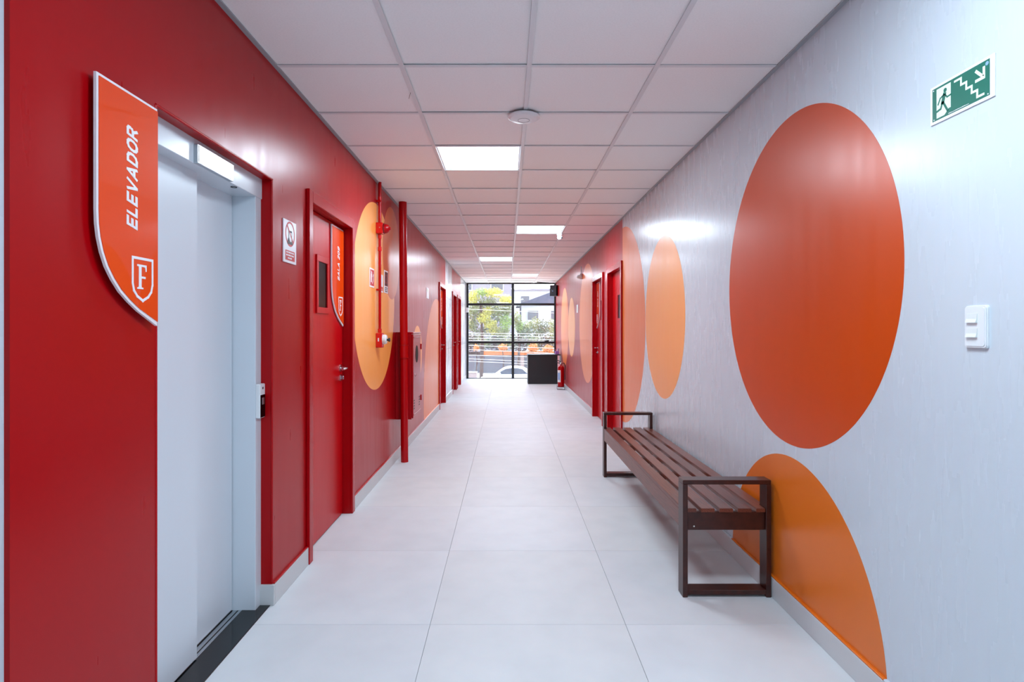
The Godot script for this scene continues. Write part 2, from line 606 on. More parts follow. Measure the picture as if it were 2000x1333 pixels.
func ceiling() -> void:
	var ce := thing("ceiling", "white suspended ceiling of square mineral tiles in a metal grid", "ceiling", Vector3(0, CEIL, 0), 0.0, "", "structure")
	org = Vector3(0, CEIL, 0)
	part("slab", bx(mb(), -1.5, 1.66, CEIL + 0.14, CEIL + 0.34, BACK - 0.2, FAR + 0.16), M.concrete, ce)
	var xs := [XL, CXM - CT, CXM, CXM + CT, XR]
	var shapes := {}
	var bars := {}
	var lit := light_cells()
	for row in range(-11, 22):
		var d0 := CZ + CT * row
		var d1 := d0 + CT
		if d1 < BACK + 0.01:
			continue
		d0 = maxf(d0, BACK)
		d1 = minf(d1, FAR)
		if d1 - d0 < 0.03:
			continue
		for c in 4:
			var w: float = xs[c + 1] - xs[c]
			if not lit.has("%d_%d" % [c, row]):
				var key := "%d_%.2f" % [c, d1 - d0]
				if not shapes.has(key):
					org = Vector3.ZERO
					var st := box(mb(), Vector3(0.002, 0.005, -0.002), Vector3(w - 0.002, 0.020, -(d1 - d0) + 0.002), 0.0015)
					st.generate_normals()
					shapes[key] = st.commit()
				var t := part_mesh("tile", shapes[key], M.ceiling_tile, ce, Vector3(xs[c], 0.0015 * (absi(row * 3 + c * 5) % 3), -d0))
			# cross bar at the near edge of this cell
			if d0 > BACK + 0.01:
				var kb := "%d" % c
				if not bars.has(kb):
					org = Vector3.ZERO
					var sb := box(mb(), Vector3(0.012, 0.0, 0.012), Vector3(w - 0.012, 0.003, -0.012), 0.0006)
					box(sb, Vector3(0.012, 0.003, 0.0015), Vector3(w - 0.012, 0.034, -0.0015))
					sb.generate_normals()
					bars[kb] = sb.commit()
				part_mesh("cross_bar", bars[kb], M.tbar, ce, Vector3(xs[c], 0, -d0))
	org = Vector3(0, CEIL, 0)
	for x in [CXM - CT, CXM, CXM + CT]:
		var st := bx(mb(), x - 0.012, x + 0.012, CEIL - 0.001, CEIL + 0.003, BACK, FAR, 0.0006)
		bx(st, x - 0.0015, x + 0.0015, CEIL + 0.003, CEIL + 0.036, BACK, FAR)
		part("runner", st, M.tbar, ce)
	part("wall_angle", bx(mb(), XL - 0.01, XL + 0.022, CEIL - 0.003, CEIL + 0.004, BACK, FAR, 0.0008), M.wall_angle, ce)
	part("wall_angle", bx(mb(), XR - 0.022, XR + 0.01, CEIL - 0.003, CEIL + 0.004, BACK, FAR, 0.0008), M.wall_angle, ce)


func light_cells() -> Dictionary:
	return {"1_2": 0, "2_7": 1, "1_12": 2, "2_17": 3, "2_-3": 4, "1_-8": 5}


func lights() -> void:
	var said := [
		"lit square LED panel left of the ceiling middle, nearest to the camera in view",
		"lit square LED panel beside the white ceiling camera",
		"lit square LED panel third along the ceiling, left of the middle runner",
		"lit square LED panel farthest away, just before the window",
		"lit square LED panel above the camera, outside the view",
		"lit square LED panel at the back wall, outside the view",
	]
	var cells := light_cells()
	for key in cells:
		var s: PackedStringArray = key.split("_")
		var x0 := CXM + CT * (int(s[0]) - 2)
		var d0 := CZ + CT * int(s[1])
		var at := Vector3(x0 + CT / 2, CEIL, -(d0 + CT / 2))
		var o := thing("ceiling_light", said[cells[key]], "ceiling light", at, 0.0, "square LED panels in the ceiling")
		var h := CT / 2 - 0.013
		var fr := mb()
		for e in [[-h, -h, h, -h + 0.012], [-h, h - 0.012, h, h], [-h, -h + 0.012, -h + 0.012, h - 0.012], [h - 0.012, -h + 0.012, h, h - 0.012]]:
			box(fr, at + Vector3(e[0], 0.004, e[1]), at + Vector3(e[2], 0.02, e[3]), 0.001)
		part("frame", fr, M.white_plastic, o)
		part("diffuser", box(mb(), at + Vector3(-h + 0.012, 0.008, -h + 0.012), at + Vector3(h - 0.012, 0.018, h - 0.012)), M.glow, o)
		var a := AreaLight3D.new()
		a.name = "light"
		a.area_size = Vector2(2 * h - 0.026, 2 * h - 0.026)
		a.light_energy = 4.05
		a.light_color = Color(0.86, 0.94, 1.0)
		a.shadow_enabled = true
		a.set("area_range", 30.0)
		o.add_child(a)
		a.position = Vector3(0, 0.006, 0)
		a.rotation_degrees = Vector3(-90, 0, 0)


# ---------------------------------------------------------------- walls
func wall_run(st: SurfaceTool, side: int, d0: float, d1: float, openings: Array, recess := 0.0) -> SurfaceTool:
	# a run of wall between two depths; openings are [near, far, top]
	var xa := XL - recess if side < 0 else XR
	var xb := -1.42 if side < 0 else 1.60
	var at := d0
	for o in openings:
		if o[0] > at:
			bx(st, xa, xb, -0.003, CEIL + 0.14, at, o[0])
		bx(st, xa, xb, o[2], CEIL + 0.14, o[0], o[1])
		at = o[1]
	if d1 > at:
		bx(st, xa, xb, -0.003, CEIL + 0.14, at, d1)
	return st


func walls() -> void:
	var wl := thing("wall_left", "glossy red corridor wall on the left with orange circles and doors", "wall", Vector3(XL, 0, -6), 0.0, "", "structure")
	part("grey_section", wall_run(mb(), -1, BACK, 1.353, [], 0.0133), M.wall_grey, wl)
	part("red_section", wall_run(mb(), -1, 1.353, 10.90, [[1.92, 2.864, 2.081], [3.38, 4.315, 2.125], [9.877, 10.812, 2.125]]), M.wall_red, wl, "glossy red painted stretch with the lift")
	part("grey_section", wall_run(mb(), -1, 10.90, 12.19, []), M.wall_grey, wl)
	part("red_section", wall_run(mb(), -1, 12.19, 14.46, [[12.251, 13.186, 2.125], [13.431, 14.366, 2.125]]), M.wall_red, wl)
	part("grey_section", wall_run(mb(), -1, 14.46, FAR, []), M.wall_grey, wl)
	part("backing", bx(mb(), -1.42, -1.5, -0.003, CEIL + 0.14, BACK, FAR), M.concrete, wl)
	# joints between the big cladding slabs of the grey stretches
	for h in [0.98, 1.96]:
		part("joint", bx(mb(), XL - 0.001, XL + 0.0012, h, h + 0.006, 10.91, 12.18), M.grout, wl)
		part("joint", bx(mb(), XL - 0.001, XL + 0.0012, h, h + 0.006, 14.47, FAR - 0.02), M.grout, wl)
	# rounded bead round the lift opening
	var bead := mb()
	tube(bead, [Vector3(XL - 0.002, 0.115, -2.866), Vector3(XL - 0.002, 2.083, -2.866)], 0.005, 12)
	tube(bead, [Vector3(XL - 0.002, 2.083, -1.915), Vector3(XL - 0.002, 2.083, -2.868)], 0.006, 12)
	tube(bead, [Vector3(XL - 0.002, 0.0, -1.918), Vector3(XL - 0.002, 2.083, -1.918)], 0.005, 12)
	part("corner_bead", bead, M.red_enamel, wl)
	var wr := thing("wall_right", "glossy grey corridor wall on the right turning red, with orange circles", "wall", Vector3(XR, 0, -6), 0.0, "", "structure")
	part("grey_section", wall_run(mb(), 1, BACK, 6.817, []), M.wall_grey, wr, "grey brushed paint with a gloss")
	part("red_section", wall_run(mb(), 1, 6.817, FAR, [[6.848, 7.783, 2.125], [8.195, 9.13, 2.125]]), M.wall_red, wr, "glossy red painted stretch")
	part("backing", bx(mb(), 1.60, 1.66, -0.003, CEIL + 0.14, BACK, FAR), M.concrete, wr)
	# baseboards, their tops painted over with the wall
	var bl := thing("baseboard_left", "grey stone baseboard along the left wall", "baseboard", Vector3(XL, 0, -6), 0.0, "", "structure")
	for r in [[2.866, 3.349, "wall_red"], [4.345, 5.2, "wall_red"], [5.2, 6.9, "wall_red"], [6.9, 8.1, "wall_red"], [8.1, 9.846, "orange_soft"], [10.842, 12.22, "wall_grey"], [14.386, FAR - 0.02, "wall_grey"], [1.353, 1.90, "wall_red"]]:
		var b := part("board", bx(mb(), XL - 0.005, XL + 0.014, 0.0, 0.100, r[0] + 0.001, r[1] - 0.001, 0.0015), M.baseboard, bl)
		part("painted_top", bx(mb(), XL - 0.005, XL + 0.0125, 0.0995, 0.108, r[0], r[1], 0.003), M[r[2]], b)
	# the return of the baseboard into the lift opening
	part("board", bx(mb(), XL - 0.062, XL + 0.013, 0.0, 0.100, 2.852, 2.8655, 0.0015), M.baseboard, bl)
	var br := thing("baseboard_right", "grey stone baseboard along the right wall", "baseboard", Vector3(XR, 0, -6), 0.0, "", "structure")
	for r in [[BACK, 0.6, "wall_grey"], [0.6, 2.075, "wall_grey"], [2.075, 3.48, "orange_mid"], [3.48, 5.0, "wall_grey"], [5.0, 6.817, "wall_grey"], [7.813, 8.164, "wall_red"], [9.16, 11.0, "wall_red"], [11.0, 13.0, "wall_red"], [13.0, FAR - 0.02, "wall_red"]]:
		var b := part("board", bx(mb(), XR + 0.005, XR - 0.014, 0.0, 0.100, r[0] + 0.001, r[1] - 0.001, 0.0015), M.baseboard, br)
		part("painted_top", bx(mb(), XR + 0.005, XR - 0.0125, 0.0995, 0.108, r[0], r[1], 0.003), M[r[2]], b)


func disc_on(parent: Node3D, side: int, poly: PackedVector2Array, clip: PackedVector2Array, m: Material, label: String, lift := 0.0006) -> void:
	# poly in (depth, height); painted on the wall face
	var parts: Array = [poly]
	if clip.size():
		parts = Geometry2D.intersect_polygons(poly, clip)
	for p in parts:
		var st := mb()
		var x := XL if side < 0 else XR
		# frame whose x runs along depth, y up, z out of the wall
		var t := Transform3D(Basis(Vector3(0, 0, -1), Vector3(0, 1, 0), Vector3(1, 0, 0)), Vector3(x - 0.0005, 0, 0)) if side < 0 else Transform3D(Basis(Vector3(0, 0, -1), Vector3(0, 1, 0), Vector3(-1, 0, 0)), Vector3(x + 0.0005, 0, 0))
		prism(st, p, 0.0, 0.0005 + lift, t)
		part("painted_circle", st, m, parent, label)


func murals() -> void:
	var wl := get_node("wall_left")
	var wr := get_node("wall_right")
	org = Vector3(XL, 0, -6)
	var none := PackedVector2Array()
	var tall := CEIL
	disc_on(wl, -1, ellipse(5.146, 1.638, 0.81, 0.815), rect(4.34, 0.1, 9, tall), M.orange_pale, "large pale orange circle behind the red conduit")
	disc_on(wl, -1, ellipse(5.82, 2.105, 0.42, 0.455), none, M.orange_brown, "small brown orange circle overlapping the large pale one", 0.0012)
	disc_on(wl, -1, ellipse(7.5, 1.03, 0.39, 0.37), none, M.orange_pale, "small orange circle partly behind the hydrant cabinet")
	disc_on(wl, -1, ellipse(9.55, 0.35, 1.49, 1.50), rect(7.9, 0.1, 9.85, tall), M.orange_soft, "big orange circle cut off by the floor and a door frame")
	org = Vector3(XR, 0, -6)
	disc_on(wr, 1, ellipse(2.761, 1.5807, 0.78, 0.78, 160), none, M.orange_deep, "large deep orange circle above the bench end")
	disc_on(wr, 1, ellipse(2.78, 0.03, 0.712, 0.712, 160), rect(1.9, 0.1, 3.6, 1), M.orange_mid, "orange circle rising from the floor behind the near bench end")
	disc_on(wr, 1, ellipse(5.05, 1.455, 0.632, 0.70, 128), none, M.orange_pale, "light orange circle beside the half circle")
	disc_on(wr, 1, ellipse(6.81, 1.407, 1.12, 1.124, 128), rect(5.5, 0.1, 6.816, tall), M.orange_soft, "orange half circle ending at the red door frame")
	disc_on(wr, 1, ellipse(9.85, 1.457, 1.03, 1.0), rect(9.165, 0.1, 11.5, tall), M.orange_soft, "orange circle just beyond the far red door")
	disc_on(wr, 1, ellipse(12.23, 1.404, 0.63, 0.616), none, M.orange_pale, "small pale orange circle near the window", 0.0012)
	disc_on(wr, 1, ellipse(13.7, 1.42, 0.88, 0.906), none, M.orange_soft, "orange circle nearest to the window")


# ---------------------------------------------------------------- doors
func door(n: int, side: int, near: float, label: String, handle: bool) -> void:
	var x := XL if side < 0 else XR
	var o := thing("door_%d" % n, label, "door", Vector3(x, 0, -(near + 0.498)), PI / 2 if side < 0 else -PI / 2, "", "structure")
	var m := 1.0 if side < 0 else -1.0        # far side of the door in local x
	var W := 0.498
	var w := 0.438
	var H := 2.157
	var h := 2.09
	# casing over the wall and jamb lining, one U-shaped profile
	var fr := mb()
	for s in [-1.0, 1.0]:
		box(fr, Vector3(s * W, 0.0, 0.0), Vector3(s * w, H, 0.020), 0.0025)
		box(fr, Vector3(s * (w + 0.024), 0.0, -0.16), Vector3(s * w, H - 0.04, 0.0))
		box(fr, Vector3(s * w, 0.0, -0.115), Vector3(s * (w - 0.014), h, -0.098), 0.001)
	box(fr, Vector3(-w, h, 0.0), Vector3(w, H, 0.020), 0.0025)
	box(fr, Vector3(-w, h, -0.16), Vector3(w, h + 0.024, 0.0))
	part("frame", fr, M.red_enamel, o)
	part("leaf", box(mb(), Vector3(-w + 0.003, 0.006, -0.095), Vector3(w - 0.003, h - 0.003, -0.055), 0.0015), M.red_leaf, o)
	# vision panel on the near half
	var c := -m * 0.038
	var vp := mb()
	var fx := 0.125
	var cy := 1.638
	for e in [[-fx, cy + 0.146, fx, cy + 0.186], [-fx, cy - 0.186, fx, cy - 0.146], [-fx, cy - 0.146, -fx + 0.034, cy + 0.146], [fx - 0.034, cy - 0.146, fx, cy + 0.146]]:
		box(vp, Vector3(c + e[0], e[1], -0.056), Vector3(c + e[2], e[3], -0.046), 0.002)
	var v := part("vision_frame", vp, M.red_leaf, o)
	part("pane", box(mb(), Vector3(c - fx + 0.03, cy - 0.15, -0.0555), Vector3(c + fx - 0.03, cy + 0.15, -0.0535)), M.dark_glass, v)
	if handle:
		var hx := m * (w - 0.055)
		var hd := mb()
		lathe(hd, [Vector2(0, 0.008), Vector2(0.026, 0.006), Vector2(0.026, 0.0)], Transform3D(Basis(Vector3.RIGHT, PI / 2), Vector3(hx, 1.07, -0.055)), 20)
		tube(hd, [Vector3(hx, 1.07, -0.05), Vector3(hx, 1.07, -0.005)], 0.009, 10)
		tube(hd, [Vector3(hx, 1.07, -0.010), Vector3(hx - m * 0.02, 1.07, -0.004), Vector3(hx - m * 0.12, 1.07, -0.006)], 0.010, 10)
		part("handle", hd, M.chrome, o)
		var lk := mb()
		lathe(lk, [Vector2(0, 0.010), Vector2(0.024, 0.008), Vector2(0.024, 0.0)], Transform3D(Basis(Vector3.RIGHT, PI / 2), Vector3(hx, 1.0, -0.055)), 20)
		box(lk, Vector3(hx - 0.005, 0.988, -0.045), Vector3(hx + 0.005, 1.012, -0.030), 0.002)
		part("lock", lk, M.chrome, o)


func doors() -> void:
	door(1, -1, 3.349, "red door with a narrow dark glass slot and chrome handle beside the lift", true)
	door(2, -1, 9.846, "red door set beyond the big orange circle on the left wall", true)
	door(3, -1, 12.22, "red door after the grey wall stretch on the left", true)
	door(4, -1, 13.40, "last red door on the left, nearest to the window", true)
	door(5, 1, 6.817, "red door on the right beside the bench and the orange half circle", false)
	door(6, 1, 8.164, "second red door on the right, beyond the one by the bench", true)


# ---------------------------------------------------------------- window
func window() -> void:
	var o := thing("window_1", "black framed floor-to-ceiling window of six panes at the corridor end", "window", Vector3(0.13, 0, -FAR), 0.0, "", "structure")
	var xa := -1.122
	var xb := 1.385
	var xm := 0.159
	var d0 := FAR - 0.03
	var d1 := FAR + 0.05
	var hs := [0.0, 1.005, 2.043, CEIL - 0.01]
	part("frame_bar", bx(mb(), xa, xa + 0.055, 0, CEIL, d0, d1, 0.002), M.frame_black, o)
	part("frame_bar", bx(mb(), xb - 0.085, xb, 0, CEIL, d0, d1, 0.002), M.frame_black, o)
	part("frame_bar", bx(mb(), xm - 0.036, xm + 0.036, 0, CEIL, d0 - 0.01, d1, 0.002), M.frame_black, o)
	for k in 2:
		var x0: float = [xa + 0.055, xm + 0.036][k]
		var x1: float = [xm - 0.036, xb - 0.085][k]
		part("frame_bar", bx(mb(), x0, x1, 0.0, 0.018, d0, d1, 0.002), M.frame_black, o)
		part("frame_bar", bx(mb(), x0, x1, 0.975, 1.035, d0, d1, 0.002), M.frame_black, o)
		part("frame_bar", bx(mb(), x0, x1, 2.025, 2.085, d0, d1, 0.002), M.frame_black, o)
		part("frame_bar", bx(mb(), x0, x1, CEIL - 0.028, CEIL + 0.005, d0, d1, 0.002), M.frame_black, o)
		for r in [[0.018, 0.975], [1.035, 2.025], [2.085, CEIL - 0.028]]:
			part("pane", bx(mb(), x0, x1, r[0], r[1], FAR + 0.012, FAR + 0.018), M.pane, o)
	var lt := bx(mb(), 1.04, 1.15, 1.035, 1.050, d0 - 0.02, d0 + 0.01, 0.003)
	bx(lt, 1.10, 1.145, 1.045, 1.066, d0 - 0.035, d0, 0.004)
	part("latch", lt, M.black_plastic, o)


# ---------------------------------------------------------------- lift
func elevator() -> void:
	var o := thing("elevator", "white steel lift entrance with two sliding panels and a black stone threshold", "elevator", Vector3(-1.25, 0, -2.39))
	var fr := mb()
	bx(fr, -1.205, -1.36, 0.0, 2.081, 2.802, 2.866, 0.002)
	bx(fr, -1.205, -1.36, 0.0, 2.081, 1.918, 1.975, 0.002)
	part("frame", fr, M.steel_white, o)
	var hd := part("header", bx(mb(), -1.200, -1.36, 1.985, 2.083, 1.918, 2.866, 0.002), M.steel_white, o)
	part("sensor", lathe(mb(), [Vector2(0.014, 0.0), Vector2(0.014, -0.002), Vector2(0.010, -0.002), Vector2(0.010, 0.002)], Transform3D(Basis(), Vector3(-1.222, 1.985, -2.617)), 20), M.gap_dark, hd)
	part("sliding_panel", bx(mb(), -1.265, -1.295, 0.008, 1.99, 1.93, 2.388, 0.0015), M.door_white, o)
	part("sliding_panel", bx(mb(), -1.315, -1.345, 0.008, 1.99, 2.34, 2.797, 0.0015), M.door_white, o)
	part("gap", bx(mb(), -1.362, -1.40, 0.0, 2.0, 1.93, 2.85), M.gap_dark, o)
	var ind := part("indicator", bx(mb(), -1.182, -1.202, 1.985, 2.058, 2.239, 2.528, 0.002), M.aluminium, o, "slim display box on the header")
	part("display", bx(mb(), -1.1805, -1.183, 1.990, 2.055, 2.245, 2.525), M.chrome, ind)
	# sill with two grooves
	var sl := mb()
	bx(sl, -1.270, -1.284, -0.004, 0.003, 1.975, 2.802, 0.0006)
	bx(sl, -1.292, -1.312, -0.004, 0.002, 1.975, 2.802, 0.0006)
	bx(sl, -1.320, -1.345, -0.004, 0.002, 1.975, 2.802, 0.0006)
	part("sill", sl, M.aluminium, o)
	part("sill_groove", bx(mb(), -1.27, -1.36, -0.010, 0.0005, 1.975, 2.802), M.gap_dark, o)
	part("threshold", bx(mb(), XL - 0.005, -1.270, -0.006, 0.003, 1.90, 2.858, 0.001), M.granite, o, "black polished stone strip")
	# call panel on the far jamb
	var cp := part("call_panel", bx(mb(), -1.183, -1.206, 0.92, 1.085, 2.802, 2.862, 0.004), M.white_plastic, o, "slim white call panel with dark glass front")
	part("glass_front", bx(mb(), -1.1815, -1.184, 0.924, 1.032, 2.806, 2.858), M.dark_glass, cp)
	part("button", bx(mb(), -1.180, -1.182, 0.985, 1.018, 2.822, 2.845, 0.0006), M.aluminium, cp)
	part("key_switch", lathe(mb(), [Vector2(0, 0.001), Vector2(0.006, 0.001), Vector2(0.006, 0)], Transform3D(Basis(Vector3.FORWARD, PI / 2), Vector3(-1.183, 1.064, -2.834)), 14), M.sign_dark, cp)


# ---------------------------------------------------------------- signs
func shield(st: SurfaceTool, cx: float, y0: float, y1: float, w: float, line: float, z0: float, z1: float) -> void:
	var hh := y1 - y0
	var pts := [Vector2(cx, y0), Vector2(cx + w * 0.28, y0 + hh * 0.10), Vector2(cx + w * 0.44, y0 + hh * 0.23), Vector2(cx + w * 0.5, y0 + hh * 0.40), Vector2(cx + w * 0.5, y1), Vector2(cx - w * 0.5, y1), Vector2(cx - w * 0.5, y0 + hh * 0.40), Vector2(cx - w * 0.44, y0 + hh * 0.23), Vector2(cx - w * 0.28, y0 + hh * 0.10), Vector2(cx, y0)]
	stroke(st, pts, line, z0, z1)


func room_sign(text: String, at: Vector3, side: int, label: String, length: float, height: float) -> void:
	# blade-shaped plate: straight far edge, curved lower near edge; its own frame: x right, y up, z out of the wall
	var o := thing("door_sign" if text != "ELEVADOR" else "elevator_sign", label, "sign", at, PI / 2 if side < 0 else -PI / 2, "orange hanging-blade room signs")
	var f := -1.0 if side < 0 else 1.0         # the curve lies towards the camera
	var rim := [Vector2(0, 0), Vector2(0.095, 0.044), Vector2(0.140, 0.070), Vector2(0.180, 0.098), Vector2(0.213, 0.131), Vector2(0.239, 0.165), Vector2(0.258, 0.203), Vector2(0.271, 0.244), Vector2(0.277, 0.280), Vector2(0.279, 0.320), Vector2(0.279, 0.697), Vector2(0, 0.697)]
	var outer := PackedVector2Array()
	for p in rim:
		outer.append(Vector2(f * p.x, p.y))
	part("backing_plate", prism(mb(), outer, 0.004, 0.012), M.sign_white, o, "white plate that shows as a rim")
	var ins := PackedVector2Array()
	var grown: Array = Geometry2D.offset_polygon(outer, -0.0085)
	var inner: PackedVector2Array = grown[0]
	# the straight far edge has no rim
	for p in inner:
		ins.append(Vector2(0.0 if absf(p.x) < 0.010 else p.x, p.y))
	var lowest := 10.0
	for p in ins:
		if absf(p.x) < 0.001:
			lowest = minf(lowest, p.y)
	part("face", prism(mb(), ins, 0.012, 0.0145), M.sign_orange, o, "glossy orange face")
	capitals(text, height, length, 0.22, M.sign_white, o, Vector3(f * 0.130, 0.444, 0.0145), PI / 2)
	var sh := mb()
	shield(sh, f * 0.079, 0.077, 0.206, 0.098, 0.008, 0.0145, 0.0155)
	part("shield", sh, M.sign_white, o)
	lettering("F", 0.075, M.sign_white, o, Vector3(f * 0.083, 0.150, 0.0148), 0.0, 0.0, true, 0.046)


func plate(called: String, label: String, at: Vector3, side: int, w: float, h: float, thick := 0.004) -> Node3D:
	var o := thing(called, label, "sign", at, PI / 2 if side < 0 else -PI / 2)
	part("plate", box(mb(), Vector3(-w / 2, -h / 2, 0.0), Vector3(w / 2, h / 2, thick), 0.0008), M.sign_white, o)
	return o


func print_on(st: SurfaceTool, poly: PackedVector2Array, z := 0.004, t := 0.0006) -> SurfaceTool:
	return prism(st, poly, z - 0.0002, z + t)


func ring(st: SurfaceTool, cx: float, cy: float, r0: float, r1: float, z := 0.004, t := 0.0006, n := 40) -> SurfaceTool:
	for k in n:
		var a := TAU * k / n
		var b := TAU * (k + 1) / n
		prism(st, PackedVector2Array([Vector2(cx + r0 * cos(a), cy + r0 * sin(a)), Vector2(cx + r1 * cos(a), cy + r1 * sin(a)), Vector2(cx + r1 * cos(b), cy + r1 * sin(b)), Vector2(cx + r0 * cos(b), cy + r0 * sin(b))]), z - 0.0002, z + t)
	return st


func signs() -> void:
	room_sign("ELEVADOR", Vector3(XL + 0.0125, 1.358, -1.882), -1, "large orange sign reading ELEVADOR with white rim beside the lift", 0.310, 0.051)
	room_sign("SALA 209", Vector3(XL - 0.055, 1.371, -4.262), -1, "orange sign reading SALA 209 on the red door next to the lift", 0.245, 0.046)
	room_sign("SALA", Vector3(XL - 0.055, 1.371, -10.758), -1, "orange room sign on the door past the big orange circle", 0.245, 0.046)
	room_sign("SALA 201", Vector3(XR + 0.055, 1.371, -9.075), 1, "orange sign reading SALA 201 on the second right-hand door", 0.245, 0.046)

	# stairs exit sign on the right wall
	var ex := plate("exit_sign", "green and cream stairway exit sign with running figure and arrow", Vector3(XR, 2.0495, -1.732), 1, 0.244, 0.119, 0.004)
	part("field", print_on(mb(), rect(-0.1125, -0.0505, 0.1065, 0.0515)), M.sign_green, ex)
	part("doorway", print_on(mb(), PackedVector2Array([Vector2(-0.094, -0.045), Vector2(-0.062, -0.045), Vector2(-0.050, -0.036), Vector2(-0.045, -0.030), Vector2(-0.036, -0.030), Vector2(-0.036, 0.045), Vector2(-0.094, 0.045)]), 0.0045), M.sign_cream, ex)
	var man := mb()
	print_on(man, ellipse(-0.058, 0.030, 0.0065, 0.0065, 20), 0.0051)
	stroke(man, [Vector2(-0.061, 0.018), Vector2(-0.068, -0.004)], 0.0125, 0.005, 0.0057)
	stroke(man, [Vector2(-0.063, 0.018), Vector2(-0.078, 0.012), Vector2(-0.087, -0.004)], 0.0048, 0.005, 0.0057)
	stroke(man, [Vector2(-0.058, 0.016), Vector2(-0.050, 0.006), Vector2(-0.036, 0.008)], 0.0046, 0.005, 0.0057)
	stroke(man, [Vector2(-0.066, -0.004), Vector2(-0.057, -0.020), Vector2(-0.049, -0.034)], 0.0068, 0.005, 0.0057)
	stroke(man, [Vector2(-0.069, -0.004), Vector2(-0.076, -0.021), Vector2(-0.096, -0.025)], 0.0062, 0.005, 0.0057)
	part("running_figure", man, M.sign_green, ex)
	var stair := mb()
	stroke(stair, [Vector2(-0.020, 0.040), Vector2(0.004, 0.040), Vector2(0.004, 0.020), Vector2(0.024, 0.020), Vector2(0.024, 0.000), Vector2(0.044, 0.000), Vector2(0.044, -0.020), Vector2(0.064, -0.020), Vector2(0.064, -0.040), Vector2(0.086, -0.040)], 0.0066, 0.0042, 0.0050)
	part("stairs", stair, M.sign_cream, ex)
	var arrow := mb()
	stroke(arrow, [Vector2(0.060, 0.034), Vector2(0.084, 0.010)], 0.0085, 0.0042, 0.0050)
	stroke(arrow, [Vector2(0.087, 0.034), Vector2(0.087, 0.007), Vector2(0.060, 0.007)], 0.0085, 0.0042, 0.0050)
	part("arrow", arrow, M.sign_cream, ex)
	var sm := mb()
	for k in 6:
		print_on(sm, rect(-0.045 + 0.013 * k, -0.0475, -0.045 + 0.013 * k + 0.0131, -0.0458 - 0.0006 * (k % 2)), 0.0046)
	part("small_print", sm, M.sign_white, ex)
	for p in [[-0.107, 0.046], [0.101, -0.046], [-0.105, -0.046]]:
		part("screw_mark", print_on(mb(), ellipse(p[0], p[1], 0.002, 0.002, 12), 0.0046), M.sign_white, ex)
	part("emblem", print_on(mb(), ellipse(0.098, 0.041, 0.0055, 0.0055, 20), 0.0046), M.label_blue, ex)

	# do not use the lift in a fire
	var nf := plate("warning_sign", "small white sign with red prohibition ring beside the lift", Vector3(XL, 1.808, -3.085), -1, 0.178, 0.223, 0.006)
	part("ring", ring(mb(), 0.0, 0.042, 0.056, 0.066, 0.006), M.sign_red, nf)
	var pic := mb()
	print_on(pic, rect(-0.022, -0.005, 0.024, 0.060), 0.006)
	part("cabin", pic, M.grille, nf)
	var pic2 := mb()
	print_on(pic2, rect(-0.016, 0.002, 0.000, 0.050), 0.0064)
	print_on(pic2, rect(0.003, 0.002, 0.018, 0.050), 0.0064)
	part("cabin_doors", pic2, M.sign_white, nf)
	var flame := mb()
	print_on(flame, PackedVector2Array([Vector2(-0.040, -0.012), Vector2(0.034, -0.012), Vector2(0.030, 0.000), Vector2(0.022, 0.012), Vector2(0.014, 0.000), Vector2(-0.006, 0.004), Vector2(-0.016, 0.022), Vector2(-0.026, 0.002), Vector2(-0.032, 0.018)]), 0.0066)
	part("flames", flame, M.sign_dark, nf)
	part("slash", stroke(mb(), [Vector2(-0.041, 0.083), Vector2(0.041, 0.001)], 0.010, 0.0064, 0.0072), M.sign_red, nf)
	part("text_panel", print_on(mb(), rect(-0.066, -0.098, 0.066, -0.046), 0.006), M.sign_red, nf)
	var tx := mb()
	for r in [[-0.055, 0.055, -0.060], [-0.057, 0.057, -0.075], [-0.034, 0.030, -0.090]]:
		var x: float = r[0]
		var k := 0
		while x < r[1] - 0.006:
			var w: float = minf([0.016, 0.010, 0.022, 0.013][k % 4], r[1] - x)
			print_on(tx, rect(x, r[2], x + w, r[2] + 0.0075), 0.0066)
			x += w + 0.004
			k += 1
	part("text_lines", tx, M.sign_white, nf)

	# fire signs round the conduit
	var a := plate("fire_sign", "red and white fire sign left of the red conduit", Vector3(XL + 0.0005, 1.788, -4.962), -1, 0.165, 0.162)
	part("field", print_on(mb(), rect(-0.070, -0.068, 0.070, 0.068)), M.sign_red, a)
	var sy := mb()
	print_on(sy, rect(-0.045, -0.040, -0.015, 0.035), 0.0046)
	stroke(sy, [Vector2(-0.030, 0.035), Vector2(-0.030, 0.050), Vector2(-0.005, 0.045), Vector2(0.0, 0.010)], 0.008, 0.0044, 0.0052)
	stroke(sy, [Vector2(0.015, -0.045), Vector2(0.035, -0.020), Vector2(0.030, 0.010), Vector2(0.045, 0.030)], 0.012, 0.0044, 0.0052)
	part("symbol", sy, M.sign_white, a)
	var b := plate("fire_sign", "pale sign half hidden behind the red conduit", Vector3(XL + 0.0005, 1.77, -5.325), -1, 0.165, 0.162)
	part("field", print_on(mb(), rect(-0.070, -0.068, 0.070, -0.030)), M.sign_red, b)
	var c := plate("fire_sign", "tall maroon fire alarm sign right of the red conduit", Vector3(XL + 0.0015, 1.80, -5.54), -1, 0.168, 0.212)
	part("field", print_on(mb(), rect(-0.072, -0.040, 0.072, 0.094)), M.sign_maroon, c)
	var cs := mb()
	print_on(cs, rect(-0.055, 0.070, 0.055, 0.086), 0.0046)
	print_on(cs, rect(-0.055, -0.032, 0.055, -0.018), 0.0046)
	ring(cs, 0.0, 0.026, 0.016, 0.030, 0.0046)
	print_on(cs, rect(-0.055, -0.095, 0.055, -0.052), 0.0046)
	part("symbol", cs, M.sign_dark, c)
